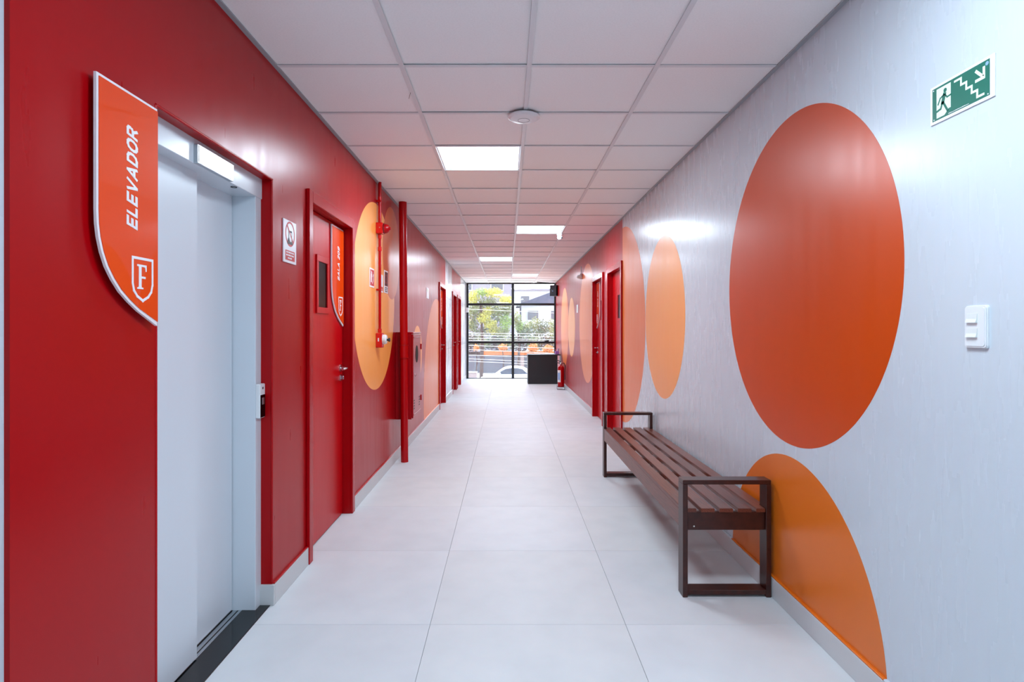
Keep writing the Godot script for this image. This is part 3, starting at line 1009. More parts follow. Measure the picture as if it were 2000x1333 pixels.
	part("text_lines", print_on(print_on(mb(), rect(-0.045, -0.086, 0.045, -0.078), 0.0052), rect(-0.045, -0.070, 0.040, -0.062), 0.0052), M.sign_white, c)
	var d := plate("notice", "small white notice before the big orange circle on the left wall", Vector3(XL, 1.878, -8.45), -1, 0.26, 0.155)
	part("symbol", print_on(print_on(mb(), rect(-0.10, 0.02, 0.02, 0.055)), rect(0.05, -0.05, 0.09, 0.05)), M.sign_cream, d)
	var e := plate("notice", "small white notice between two orange circles on the right wall", Vector3(XR, 1.752, -11.2), 1, 0.20, 0.155)
	part("symbol", print_on(mb(), rect(-0.07, -0.05, 0.07, 0.05)), M.sign_cream, e)


# ---------------------------------------------------------------- alarm gear, standpipe, hydrant cabinet
func alarm_and_pipes() -> void:
	var x := XL + 0.027
	var d := 5.16
	var o := thing("alarm_conduit", "thin red conduit running down from the ceiling over the pale orange circle", "conduit", Vector3(x, 1.2, -d))
	part("pipe", tube(mb(), [Vector3(x, 2.289, -d), Vector3(x, CEIL + 0.03, -d)], 0.0145, 14), M.red_pipe, o)
	part("pipe", tube(mb(), [Vector3(x, 1.319, -d), Vector3(x, 2.191, -d)], 0.0125, 14), M.red_pipe, o)
	for h in [2.50, 2.17, 2.06, 1.338]:
		part("coupling", tube(mb(), [Vector3(x, h - 0.018, -d), Vector3(x, h + 0.018, -d)], 0.0165, 14), M.red_bright, o)
	for h in [2.48, 1.70]:
		part("clamp", bx(mb(), XL, x + 0.016, h - 0.008, h + 0.008, d - 0.024, d + 0.024, 0.002), M.red_pipe, o)
	var s := thing("alarm_sounder", "red fire alarm sounder at the conduit below the ceiling", "alarm", Vector3(x, 2.2, -d))
	part("back_box", bx(mb(), XL, XL + 0.062, 2.192, 2.288, d - 0.045, d + 0.045, 0.006), M.red_bright, s)
	part("screw", lathe(mb(), [Vector2(0, 0.002), Vector2(0.005, 0.001), Vector2(0.005, 0)], Transform3D(Basis(Vector3.RIGHT, PI / 2), Vector3(XL + 0.035, 2.243, -d + 0.045)), 12), M.chrome, s)
	var turn := Basis(Vector3.FORWARD, PI / 2)     # lathe axis turned to point out of the wall
	var horn := mb()
	lathe(horn, [Vector2(0.0, 0.062), Vector2(0.012, 0.062), Vector2(0.014, 0.052), Vector2(0.030, 0.046), Vector2(0.040, 0.030), Vector2(0.044, 0.012), Vector2(0.044, 0.0)], Transform3D(turn, Vector3(XL + 0.062, 2.240, -d)), 24)
	part("horn", horn, M.red_cabinet, s)
	part("trim_ring", lathe(mb(), [Vector2(0.0, 0.010), Vector2(0.046, 0.010), Vector2(0.047, 0.0)], Transform3D(turn, Vector3(XL + 0.062, 2.240, -d)), 24), M.sign_maroon, s)
	var b := thing("alarm_button", "red alarm box with a grey push button at the lower end of the conduit", "alarm", Vector3(x, 1.19, -d))
	part("back_box", bx(mb(), XL, XL + 0.055, 1.19, 1.318, d - 0.045, d + 0.045, 0.005), M.red_bright, b)
	part("label_plate", bx(mb(), XL + 0.020, XL + 0.030, 1.245, 1.275, d - 0.0465, d - 0.045), M.sign_white, b)
	part("collar", lathe(mb(), [Vector2(0.0, 0.034), Vector2(0.036, 0.034), Vector2(0.042, 0.024), Vector2(0.042, 0.0)], Transform3D(turn, Vector3(XL + 0.055, 1.262, -d)), 24), M.tbar, b)
	part("push_button", lathe(mb(), [Vector2(0.0, 0.030), Vector2(0.016, 0.030), Vector2(0.018, 0.018), Vector2(0.010, 0.014), Vector2(0.010, 0.0)], Transform3D(turn, Vector3(XL + 0.088, 1.258, -d)), 20), M.black_plastic, b)

	# standpipe
	var p := thing("standpipe", "thick red standpipe rising from floor to ceiling before the hydrant cabinet", "pipe", Vector3(-1.046, 0, -5.97))
	part("pipe", tube(mb(), [Vector3(-1.045, 0.0, -5.965), Vector3(-1.0515, 1.12, -5.965)], 0.0375, 28), M.red_pipe, p)
	part("pipe", tube(mb(), [Vector3(-1.0515, 1.10, -5.965), Vector3(-1.064, CEIL + 0.03, -5.965)], 0.040, 28), M.red_pipe, p)
	part("coupling", tube(mb(), [Vector3(-1.0512, 1.06, -5.965), Vector3(-1.052, 1.19, -5.965)], 0.0425, 28), M.red_pipe, p)
	for h in [1.06, 1.19]:
		part("rim", tube(mb(), [Vector3(-1.0515, h - 0.006, -5.965), Vector3(-1.0515, h + 0.006, -5.965)], 0.0445, 28), M.red_cabinet, p)

	# hydrant cabinet
	var c := thing("hydrant_cabinet", "red steel fire hydrant cabinet with a round dark window behind the standpipe", "cabinet", Vector3(-1.06, 0.42, -6.30))
	part("body", bx(mb(), XL, -0.985, 0.422, 1.319, 6.03, 6.56, 0.003), M.red_cabinet, c)
	part("hood", bx(mb(), XL, -0.966, 1.305, 1.322, 6.025, 6.565, 0.004), M.red_cabinet, c)
	var lf := part("door_leaf", bx(mb(), -0.985, -0.968, 0.432, 1.300, 6.036, 6.554, 0.005), M.red_cabinet, c)
	part("raised_edge", bx(mb(), -0.969, -0.964, 1.262, 1.272, 6.06, 6.53, 0.002), M.red_cabinet, lf)
	part("raised_edge", bx(mb(), -0.969, -0.964, 0.460, 0.470, 6.06, 6.53, 0.002), M.red_cabinet, lf)
	part("round_window", lathe(mb(), [Vector2(0.0, 0.003), Vector2(0.090, 0.003), Vector2(0.094, 0.0)], Transform3D(turn, Vector3(-0.969, 1.089, -6.27)), 40), M.black_matte, lf, "round black window")
	part("latch", lathe(mb(), [Vector2(0.0, 0.018), Vector2(0.012, 0.016), Vector2(0.012, 0.004), Vector2(0.018, 0.0)], Transform3D(turn, Vector3(-0.969, 0.869, -6.14)), 20), M.chrome, lf)
	for k in 4:
		part("vent_slot", bx(mb(), -0.9695, -0.9672, 0.520 + 0.028 * k, 0.532 + 0.028 * k, 6.07, 6.13), M.gap_dark, lf)
		part("vent_slot", bx(mb(), -0.9695, -0.9672, 0.520 + 0.028 * k, 0.532 + 0.028 * k, 6.42, 6.48), M.gap_dark, lf)
	for h in [1.13, 0.56]:
		part("hinge", tube(mb(), [Vector3(-0.968, h, -6.562), Vector3(-0.968, h + 0.06, -6.562)], 0.010, 12), M.red_pipe, c)


# ---------------------------------------------------------------- bench
func bench() -> void:
	var o := thing("bench", "long dark wooden slatted bench with square open armrests against the right wall", "bench", Vector3(1.105, 0, -4.18))
	var xa := 0.883
	var xb := 1.327
	for e in [[2.939, 3.019], [5.335, 5.415]]:
		var fr := part("end_frame", bx(mb(), xa + 0.025, xb - 0.025, 0.013, 0.037, e[0] + 0.002, e[1] - 0.002, 0.0015), M.wood_dark, o)
		part("post", bx(mb(), xa, xa + 0.025, 0.0, 0.568, e[0], e[1], 0.002), M.wood_dark, fr)
		part("post", bx(mb(), xb - 0.025, xb, 0.0, 0.568, e[0], e[1], 0.002), M.wood_dark, fr)
		part("armrest", bx(mb(), xa, xb, 0.568, 0.590, e[0], e[1], 0.003), M.wood_dark, fr)
		var near := e[0] < 4.0 as bool
		var b0: float = e[0] + 0.020 if near else e[0] + 0.035
		part("cross_beam", bx(mb(), xa + 0.025, xb - 0.025, 0.333, 0.425, b0, b0 + 0.025, 0.002), M.wood_dark, fr)
		var plug := lathe(mb(), [Vector2(0, 0.0008), Vector2(0.004, 0.0008), Vector2(0.004, 0)], Transform3D(Basis(Vector3.RIGHT, PI / 2), Vector3(0.945, 0.352, -b0)), 12)
		if near:
			part("plug", plug, M.off_white, fr)
	for x in [xa + 0.002, xb - 0.027]:
		part("side_rail", bx(mb(), x, x + 0.025, 0.335, 0.424, 3.019, 5.335, 0.002), M.wood[1], o)
	for d in [3.75, 4.20, 4.65]:
		part("batten", bx(mb(), xa + 0.027, xb - 0.027, 0.385, 0.4245, d, d + 0.05, 0.002), M.wood_dark, o)
	var w := 0.0685
	for k in 5:
		var x0 := xa + 0.002 + k * (w + 0.0244)
		var st := mb()
		var p := PackedVector2Array([Vector2(x0, 2.950), Vector2(x0 + w, 2.950), Vector2(x0 + w, 5.405), Vector2(x0, 5.405)])
		if k == 0:
			p = PackedVector2Array([Vector2(x0, 3.021), Vector2(xa + 0.0265, 3.021), Vector2(xa + 0.0265, 2.950), Vector2(x0 + w, 2.950), Vector2(x0 + w, 5.405), Vector2(xa + 0.0265, 5.405), Vector2(xa + 0.0265, 5.333), Vector2(x0, 5.333)])
		elif k == 4:
			p = PackedVector2Array([Vector2(x0, 2.950), Vector2(xb - 0.0265, 2.950), Vector2(xb - 0.0265, 3.021), Vector2(x0 + w, 3.021), Vector2(x0 + w, 5.333), Vector2(xb - 0.0265, 5.333), Vector2(xb - 0.0265, 5.405), Vector2(x0, 5.405)])
		# frame: x right, y along depth, z up
		var t := Transform3D(Basis(Vector3(1, 0, 0), Vector3(0, 0, -1), Vector3(0, 1, 0)), Vector3.ZERO)
		prism(st, p, 0.4255, 0.4425, t)
		var q: Array = Geometry2D.offset_polygon(p, -0.0015)
		prism(st, q[0], 0.4425, 0.4445, t)
		part("slat", st, M.wood[(k * 2) % 3], o)


# ---------------------------------------------------------------- switch, access point, camera, speaker
func wall_fittings() -> void:
	var s := thing("light_switch", "white plastic wall switch plate with two rockers on the grey wall", "switch", Vector3(XR, 1.354, -1.671), -PI / 2)
	var pl := mb()
	prism(pl, rrect(-0.040, -0.061, 0.040, 0.061, 0.008), 0.0, 0.005)
	prism(pl, rrect(-0.038, -0.059, 0.038, 0.059, 0.008), 0.005, 0.0085)
	prism(pl, rrect(-0.034, -0.055, 0.034, 0.055, 0.008), 0.0085, 0.010)
	part("plate", pl, M.white_plastic, s)
	for k in 2:
		var y0 := 0.012 - 0.042 * k
		var rk := mb()
		# rocker: pressed in at the top, standing out below
		var prof := PackedVector2Array([Vector2(0.009, y0), Vector2(0.0165, y0), Vector2(0.013, y0 + 0.011), Vector2(0.0112, y0 + 0.026), Vector2(0.009, y0 + 0.026)])
		prism(rk, prof, -0.028, 0.010, Transform3D(Basis(Vector3(0, 0, 1), Vector3(0, 1, 0), Vector3(1, 0, 0)), Vector3.ZERO))
		part("rocker", rk, M.off_white, s)
	var ap := thing("access_point", "round white wireless access point on the ceiling runner", "access point", Vector3(0.10, CEIL, -3.53))
	var top := Vector3(0.10, CEIL - 0.001, -3.53)
	part("body", lathe(mb(), [Vector2(0.0, -0.034), Vector2(0.050, -0.033), Vector2(0.082, -0.027), Vector2(0.096, -0.018), Vector2(0.098, -0.012), Vector2(0.090, -0.007), Vector2(0.078, 0.0)], Transform3D(Basis(), top), 48), M.white_plastic, ap)
	part("ring", lathe(mb(), [Vector2(0.033, -0.0330), Vector2(0.033, -0.0346), Vector2(0.0355, -0.0346), Vector2(0.0355, -0.0330)], Transform3D(Basis(), top), 40), M.wall_angle, ap)
	var cm := thing("security_camera", "small white dome camera hanging at the edge of the second LED panel", "camera", Vector3(0.715, CEIL, -7.93))
	var ct := Vector3(0.715, CEIL - 0.001, -7.93)
	part("base", lathe(mb(), [Vector2(0.0, -0.022), Vector2(0.036, -0.020), Vector2(0.042, -0.012), Vector2(0.042, 0.0)], Transform3D(Basis(), ct), 28), M.white_plastic, cm)
	part("ball", lathe(mb(), [Vector2(0.0, -0.078), Vector2(0.018, -0.075), Vector2(0.032, -0.064), Vector2(0.038, -0.048), Vector2(0.034, -0.030), Vector2(0.022, -0.020)], Transform3D(Basis(), ct), 28), M.white_plastic, cm)
	part("lens", lathe(mb(), [Vector2(0.0, 0.004), Vector2(0.011, 0.003), Vector2(0.013, -0.004)], Transform3D(Basis(Vector3.RIGHT, PI / 2) * Basis(), ct + Vector3(0.020, -0.052, 0.031)), 18), M.sign_dark, cm)
	# the wisp of wire at the ceiling runner
	var wz := thing("wire_tie", "tiny dark wire end sticking out beside a ceiling runner", "wire", Vector3(-0.555, CEIL, -3.30))
	part("strand", tube(mb(), [Vector3(-0.528, CEIL - 0.001, -3.20), Vector3(-0.549, CEIL - 0.006, -3.27)], 0.0012, 6), M.sign_dark, wz)
	# siren high on the right wall
	var d := 10.5
	var sr := thing("siren", "small alarm siren on a short conduit high on the right wall", "alarm", Vector3(XR, 2.25, -d))
	part("conduit", tube(mb(), [Vector3(XR - 0.016, 2.33, -d), Vector3(XR - 0.016, CEIL - 0.16, -d)], 0.010, 10), M.tbar, sr)
	part("back_box", bx(mb(), XR, XR - 0.045, 2.26, 2.35, d - 0.045, d + 0.045, 0.004), M.off_white, sr)
	part("horn", lathe(mb(), [Vector2(0.0, 0.05), Vector2(0.020, 0.05), Vector2(0.036, 0.02), Vector2(0.036, 0.0)], Transform3D(Basis(Vector3.BACK, PI / 2), Vector3(XR - 0.045, 2.30, -d)), 20), M.off_white, sr)


func far_end() -> void:
	# speaker at the window's top right corner, turned towards the corridor
	var at := Vector3(1.225, 2.25, -15.55)
	var sp := thing("loudspeaker", "black wall loudspeaker at the top right corner of the window", "speaker", at, deg_to_rad(-32))
	var body := PackedVector2Array([Vector2(-0.098, 0.0), Vector2(0.098, 0.0), Vector2(0.070, -0.14), Vector2(0.030, -0.19), Vector2(-0.030, -0.19), Vector2(-0.070, -0.14)])
	# frame: polygon x right, polygon y along z, height up
	var tt := Transform3D(Basis(Vector3(1, 0, 0), Vector3(0, 0, 1), Vector3(0, 1, 0)), Vector3.ZERO)
	part("cabinet", prism(mb(), body, 0.0, 0.29, tt), M.black_plastic, sp)
	part("grille", prism(mb(), rrect(-0.094, 0.005, 0.094, 0.285, 0.014), 0.0, 0.014), M.grille, sp)
	part("badge", lathe(mb(), [Vector2(0.0, 0.004), Vector2(0.014, 0.004), Vector2(0.014, 0.0)], Transform3D(Basis(Vector3.RIGHT, PI / 2), Vector3(-0.01, 0.13, 0.013)), 16), M.label_blue, sp)
	part("bracket", box(mb(), Vector3(-0.02, 0.11, -0.26), Vector3(0.02, 0.18, -0.18), 0.003), M.black_plastic, sp)
	var cb := thing("cable_duct", "thin dark cable duct slanting below the ceiling beside the speaker", "cable", Vector3(1.05, 2.6, -15.7))
	part("duct", tube(mb(), [Vector3(0.80, CEIL - 0.012, -15.75), Vector3(1.10, CEIL - 0.030, -15.75), Vector3(1.335, CEIL - 0.065, -15.75)], 0.011, 8), M.black_plastic, cb)
	var se := thing("door_sensor", "small white box beside the window's left edge", "sensor", Vector3(-1.12, 1.82, -16.1))
	part("case", bx(mb(), XL, -1.062, 1.83, 1.96, 16.03, 16.15, 0.006), M.white_plastic, se)
	part("seam", bx(mb(), XL + 0.01, -1.066, 1.888, 1.891, 16.0295, 16.031), M.tbar, se)

	# desk
	var dk := thing("desk", "black desk with a closed front panel before the window", "desk", Vector3(0.92, 0, -14.8))
	part("front_panel", bx(mb(), 0.515, 1.252, 0.0, 0.712, 14.53, 14.55, 0.002), M.desk, dk)
	part("top", bx(mb(), 0.508, 1.325, 0.712, 0.737, 14.515, 15.13, 0.003), M.desk, dk)
	part("side_panel", bx(mb(), 0.515, 0.535, 0.0, 0.712, 14.552, 15.11, 0.002), M.desk, dk)
	part("side_panel", bx(mb(), 1.232, 1.252, 0.0, 0.712, 14.552, 15.11, 0.002), M.desk, dk)
	var pp := thing("paper_sheets", "loose white papers lying on the black desk", "papers", Vector3(0.85, 0.737, -14.8))
	for k in 4:
		var st := mb()
		var t := Transform3D(Basis(Vector3.UP, 0.15 * (k - 1.5)), Vector3(0.70 + 0.11 * k, 0.7375 + 0.0015 * k, -14.78 - 0.02 * k))
		prism(st, rect(-0.15, -0.105, 0.15, 0.105), 0.0, 0.0015, t * Transform3D(Basis(Vector3(1, 0, 0), Vector3(0, 0, -1), Vector3(0, 1, 0)), Vector3.ZERO))
		part("sheet", st, M.paper, pp)
	var ph := thing("pen_holder", "purple pen holder with pens on the desk by the red wall", "pen holder", Vector3(1.26, 0.737, -14.75))
	part("cup", bx(mb(), 1.205, 1.305, 0.737, 0.815, 14.70, 14.80, 0.004), M.purple, ph)
	var pc := [M.purple, M.sign_dark, M.sign_white, M.label_blue, M.purple, M.sign_red]
	for k in 6:
		var bp := Vector3(1.215 + 0.016 * k, 0.80, -14.73 - 0.01 * (k % 3))
		part("pen", tube(mb(), [bp, bp + Vector3(rng.randf_range(-0.02, 0.02), rng.randf_range(0.05, 0.09), rng.randf_range(-0.02, 0.02))], 0.005, 8), pc[k], ph)

	# fire extinguisher on its stand
	var ed := 13.22
	var ex0 := 1.215
	var st0 := thing("extinguisher_stand", "low bright wire floor stand under the fire extinguisher", "stand", Vector3(ex0, 0, -ed))
	var ws := mb()
	for h in [0.006, 0.060]:
		tube(ws, [Vector3(ex0 - 0.085, h, -ed + 0.085), Vector3(ex0 + 0.085, h, -ed + 0.085), Vector3(ex0 + 0.085, h, -ed - 0.085), Vector3(ex0 - 0.085, h, -ed - 0.085), Vector3(ex0 - 0.085, h, -ed + 0.085)], 0.005, 8)
	part("hoops", ws, M.wire, st0)
	for k in [[-1, -1], [1, -1], [1, 1], [-1, 1]]:
		part("leg", tube(mb(), [Vector3(ex0 + 0.085 * k[0], 0.0, -ed + 0.085 * k[1]), Vector3(ex0 + 0.085 * k[0], 0.10, -ed + 0.085 * k[1])], 0.005, 8), M.wire, st0)
	part("tray", bx(mb(), ex0 - 0.08, ex0 + 0.08, 0.058, 0.064, ed - 0.08, ed + 0.08), M.wire, st0)
	var fe := thing("fire_extinguisher", "red fire extinguisher with a blue and white label beside the desk", "extinguisher", Vector3(ex0, 0.064, -ed))
	part("cylinder", lathe(mb(), [Vector2(0.0, 0.066), Vector2(0.066, 0.066), Vector2(0.074, 0.076), Vector2(0.074, 0.470), Vector2(0.070, 0.500), Vector2(0.054, 0.526), Vector2(0.026, 0.545), Vector2(0.022, 0.565), Vector2(0.0, 0.565)], Transform3D(Basis(), Vector3(ex0, 0, -ed)), 36), M.red_pipe, fe)
	var lb := mb()
	for k in 12:
		var f0 := PI * 1.02 + PI * 0.42 * k / 12
		var f1 := PI * 1.02 + PI * 0.42 * (k + 1) / 12
		var r := 0.0748
		quad(lb, Vector3(ex0 + r * cos(f0), 0.17, -ed - r * sin(f0)), Vector3(ex0 + r * cos(f1), 0.17, -ed - r * sin(f1)), Vector3(ex0 + r * cos(f1), 0.44, -ed - r * sin(f1)), Vector3(ex0 + r * cos(f0), 0.44, -ed - r * sin(f0)), 1)
	part("label", lb, M.paper, fe)
	var lb2 := mb()
	for k in 9:
		var f0 := PI * 1.08 + PI * 0.30 * k / 9
		var f1 := PI * 1.08 + PI * 0.30 * (k + 1) / 9
		var r := 0.0752
		quad(lb2, Vector3(ex0 + r * cos(f0), 0.22, -ed - r * sin(f0)), Vector3(ex0 + r * cos(f1), 0.22, -ed - r * sin(f1)), Vector3(ex0 + r * cos(f1), 0.38, -ed - r * sin(f1)), Vector3(ex0 + r * cos(f0), 0.38, -ed - r * sin(f0)), 1)
	part("label_field", lb2, M.label_blue, fe)
	var vl := mb()
	lathe(vl, [Vector2(0.022, 0.56), Vector2(0.024, 0.59), Vector2(0.016, 0.61), Vector2(0.0, 0.612)], Transform3D(Basis(), Vector3(ex0, 0, -ed)), 20)
	part("valve", vl, M.chrome, fe)
	part("lever", tube(tube(mb(), [Vector3(ex0, 0.60, -ed), Vector3(ex0 - 0.03, 0.640, -ed), Vector3(ex0 - 0.10, 0.668, -ed + 0.02)], 0.009, 8), [Vector3(ex0, 0.59, -ed), Vector3(ex0 - 0.05, 0.600, -ed), Vector3(ex0 - 0.10, 0.612, -ed + 0.02)], 0.008, 8), M.black_plastic, fe)
	part("hose", tube(mb(), [Vector3(ex0 + 0.02, 0.585, -ed), Vector3(ex0 + 0.07, 0.60, -ed + 0.01), Vector3(ex0 + 0.095, 0.53, -ed + 0.02), Vector3(ex0 + 0.088, 0.40, -ed + 0.02), Vector3(ex0 + 0.086, 0.22, -ed + 0.02)], 0.010, 10), M.black_plastic, fe)


# ---------------------------------------------------------------- the street beyond the window
func at_px(x: float, y: float, d: float) -> Vector3:
	# a place in the street, read off the view straight down the corridor
	return Vector3((x - 990.5) * d / 1143.0, 1.345 - (y - 645.0) * d / 1143.0, -d)


func foliage(st: SurfaceTool, c: Vector3, r: Vector3, n: int, size: float) -> void:
	for k in n:
		var dir := Vector3(rng.randfn(), rng.randfn(), rng.randfn()).normalized()
		var p := c + dir * r * pow(rng.randf(), 0.35)
		var a := Vector3(rng.randfn(), rng.randfn(), rng.randfn()).normalized()
		var b := a.cross(dir + Vector3(0.1, 0.2, 0)).normalized()
		var s := size * rng.randf_range(0.6, 1.3)
		var tip := p + a * s
		var m1 := p + a * s * 0.45 + b * s * 0.32
		var m2 := p + a * s * 0.45 - b * s * 0.32
		tri(st, p, m1, tip)
		tri(st, p, tip, m2)


func tree(label: String, base: Vector3, top: float, trunk_r: float, clumps: Array, leaf: float, called := "tree") -> void:
	var o := thing(called, label, "tree", base)
	var tr := mb()
	var mid := base + Vector3(0.08, (top - base.y) * 0.5, 0)
	var head := Vector3(base.x - 0.05, top, base.z)
	tube(tr, [base, base + Vector3(0.03, (top - base.y) * 0.25, 0), mid], trunk_r, 12)
	tube(tr, [mid - Vector3(0, 0.05, 0), head], trunk_r * 0.7, 10)
	part("trunk", tr, M.bark, o)
	var made := {}
	for c in clumps:
		if not made.has(c[3]):
			made[c[3]] = mb()
		foliage(made[c[3]], c[0], c[1], c[2], leaf)
	for k in made:
		part("foliage", made[k], M[k], o)


func car(label: String, at: Vector3, turn: float, L: float, H: float) -> void:
	var o := thing("car", label, "car", at, turn)
	org = Vector3.ZERO
	# side profile, nose towards -x; x along the car, y up
	var s := L / 4.3
	var v := H / 1.46
	var lower := PackedVector2Array([Vector2(-2.13, 0.30), Vector2(-2.15, 0.52), Vector2(-2.08, 0.68), Vector2(-1.70, 0.80), Vector2(-1.05, 0.92), Vector2(-0.6, 0.97), Vector2(0.8, 0.98), Vector2(1.6, 0.99), Vector2(2.05, 0.95), Vector2(2.15, 0.80), Vector2(2.14, 0.40), Vector2(2.05, 0.25), Vector2(-2.0, 0.22)])
	var cabin := PackedVector2Array([Vector2(-1.05, 0.90), Vector2(-0.70, 1.12), Vector2(-0.30, 1.34), Vector2(0.05, 1.435), Vector2(0.60, 1.46), Vector2(1.10, 1.42), Vector2(1.50, 1.28), Vector2(1.95, 0.95)])
	var pane := PackedVector2Array([Vector2(-0.82, 0.96), Vector2(-0.45, 1.20), Vector2(-0.12, 1.33), Vector2(0.30, 1.37), Vector2(0.75, 1.37), Vector2(1.12, 1.31), Vector2(1.55, 1.00)])
	for poly in [lower, cabin, pane]:
		for k in poly.size():
			poly[k] = Vector2(poly[k].x * s, poly[k].y * v)
	var sh := mb()
	prism(sh, lower, -0.80, 0.80)
	for q in Geometry2D.offset_polygon(lower, -0.05):
		prism(sh, q, 0.80, 0.86)
		prism(sh, q, -0.86, -0.80)
	part("body", sh, M.car_white, o)
	var cb := mb()
	prism(cb, cabin, -0.62, 0.62)
	for q in Geometry2D.offset_polygon(cabin, -0.035):
		prism(cb, q, 0.62, 0.70)
		prism(cb, q, -0.70, -0.62)
	part("cabin", cb, M.car_white, o)
	for q in [pane]:
		part("side_window", prism(mb(), q, 0.70, 0.708), M.car_glass, o)
		part("side_window", prism(mb(), q, -0.708, -0.70), M.car_glass, o)
	part("door_pillar", box(mb(), Vector3(0.32 * s, 0.95 * v, 0.705), Vector3(0.38 * s, 1.38 * v, 0.712)), M.rubber, o)
	part("mirror", box(mb(), Vector3(-0.72 * s, 0.98 * v, 0.78), Vector3(-0.52 * s, 1.10 * v, 0.98), 0.04), M.car_white, o)
	for x in [-1.35, 1.32]:
		for z in [-0.72, 0.72]:
			var wh := part("wheel", lathe(mb(), [Vector2(0.0, 0.10), Vector2(0.20, 0.10), Vector2(0.31, 0.08), Vector2(0.31, -0.10), Vector2(0.0, -0.10)], Transform3D(Basis(Vector3.RIGHT, PI / 2), Vector3(x * s, 0.31, z + 0.07 * signf(z))), 24), M.rubber, o)
			part("hub_cap", lathe(mb(), [Vector2(0.0, 0.115), Vector2(0.19, 0.10)], Transform3D(Basis(Vector3.RIGHT, PI / 2 * signf(z)), Vector3(x * s, 0.31, z + 0.07 * signf(z))), 20), M.aluminium, wh)
	part("head_lamp", box(mb(), Vector3(-2.10 * s, 0.62 * v, 0.55), Vector3(-1.85 * s, 0.74 * v, 0.84), 0.03), M.white_plastic, o)


func building(label: String, x0: float, x1: float, d0: float, d1: float, y1: float, m: Material, roof: Material, cols: int, rows: int, gable := 0.0) -> void:
	var o := thing("house", label, "building", Vector3((x0 + x1) / 2, -2.45, -d0))
	part("walls", bx(mb(), x0, x1, -2.45, y1, d0, d1), m, o)
	if gable > 0.0:
		var t := Transform3D(Basis(), Vector3(0, 0, -d1 - 0.3))
		part("roof", prism(mb(), PackedVector2Array([Vector2(x0 - 0.5, y1 - 0.1), Vector2(x1 + 0.5, y1 - 0.1), Vector2((x0 + x1) / 2 + 0.4, y1 + gable), Vector2((x0 + x1) / 2 - 0.4, y1 + gable)]), 0.0, d1 - d0 + 0.6, t), roof, o)
	else:
		part("roof", bx(mb(), x0 - 0.2, x1 + 0.2, y1, y1 + 0.25, d0 - 0.2, d1), roof, o)
	for r in rows:
		for c in cols:
			var cx := x0 + (x1 - x0) * (c + 0.5) / cols
			var y := y1 - 1.9 - 2.8 * r
			var w := part("window", bx(mb(), cx - 0.7, cx + 0.7, y, y + 1.2, d0 - 0.06, d0 + 0.02), M.render_white, o)
			part("pane", bx(mb(), cx - 0.6, cx + 0.6, y + 0.1, y + 1.1, d0 - 0.08, d0 - 0.05), M.car_glass, w)


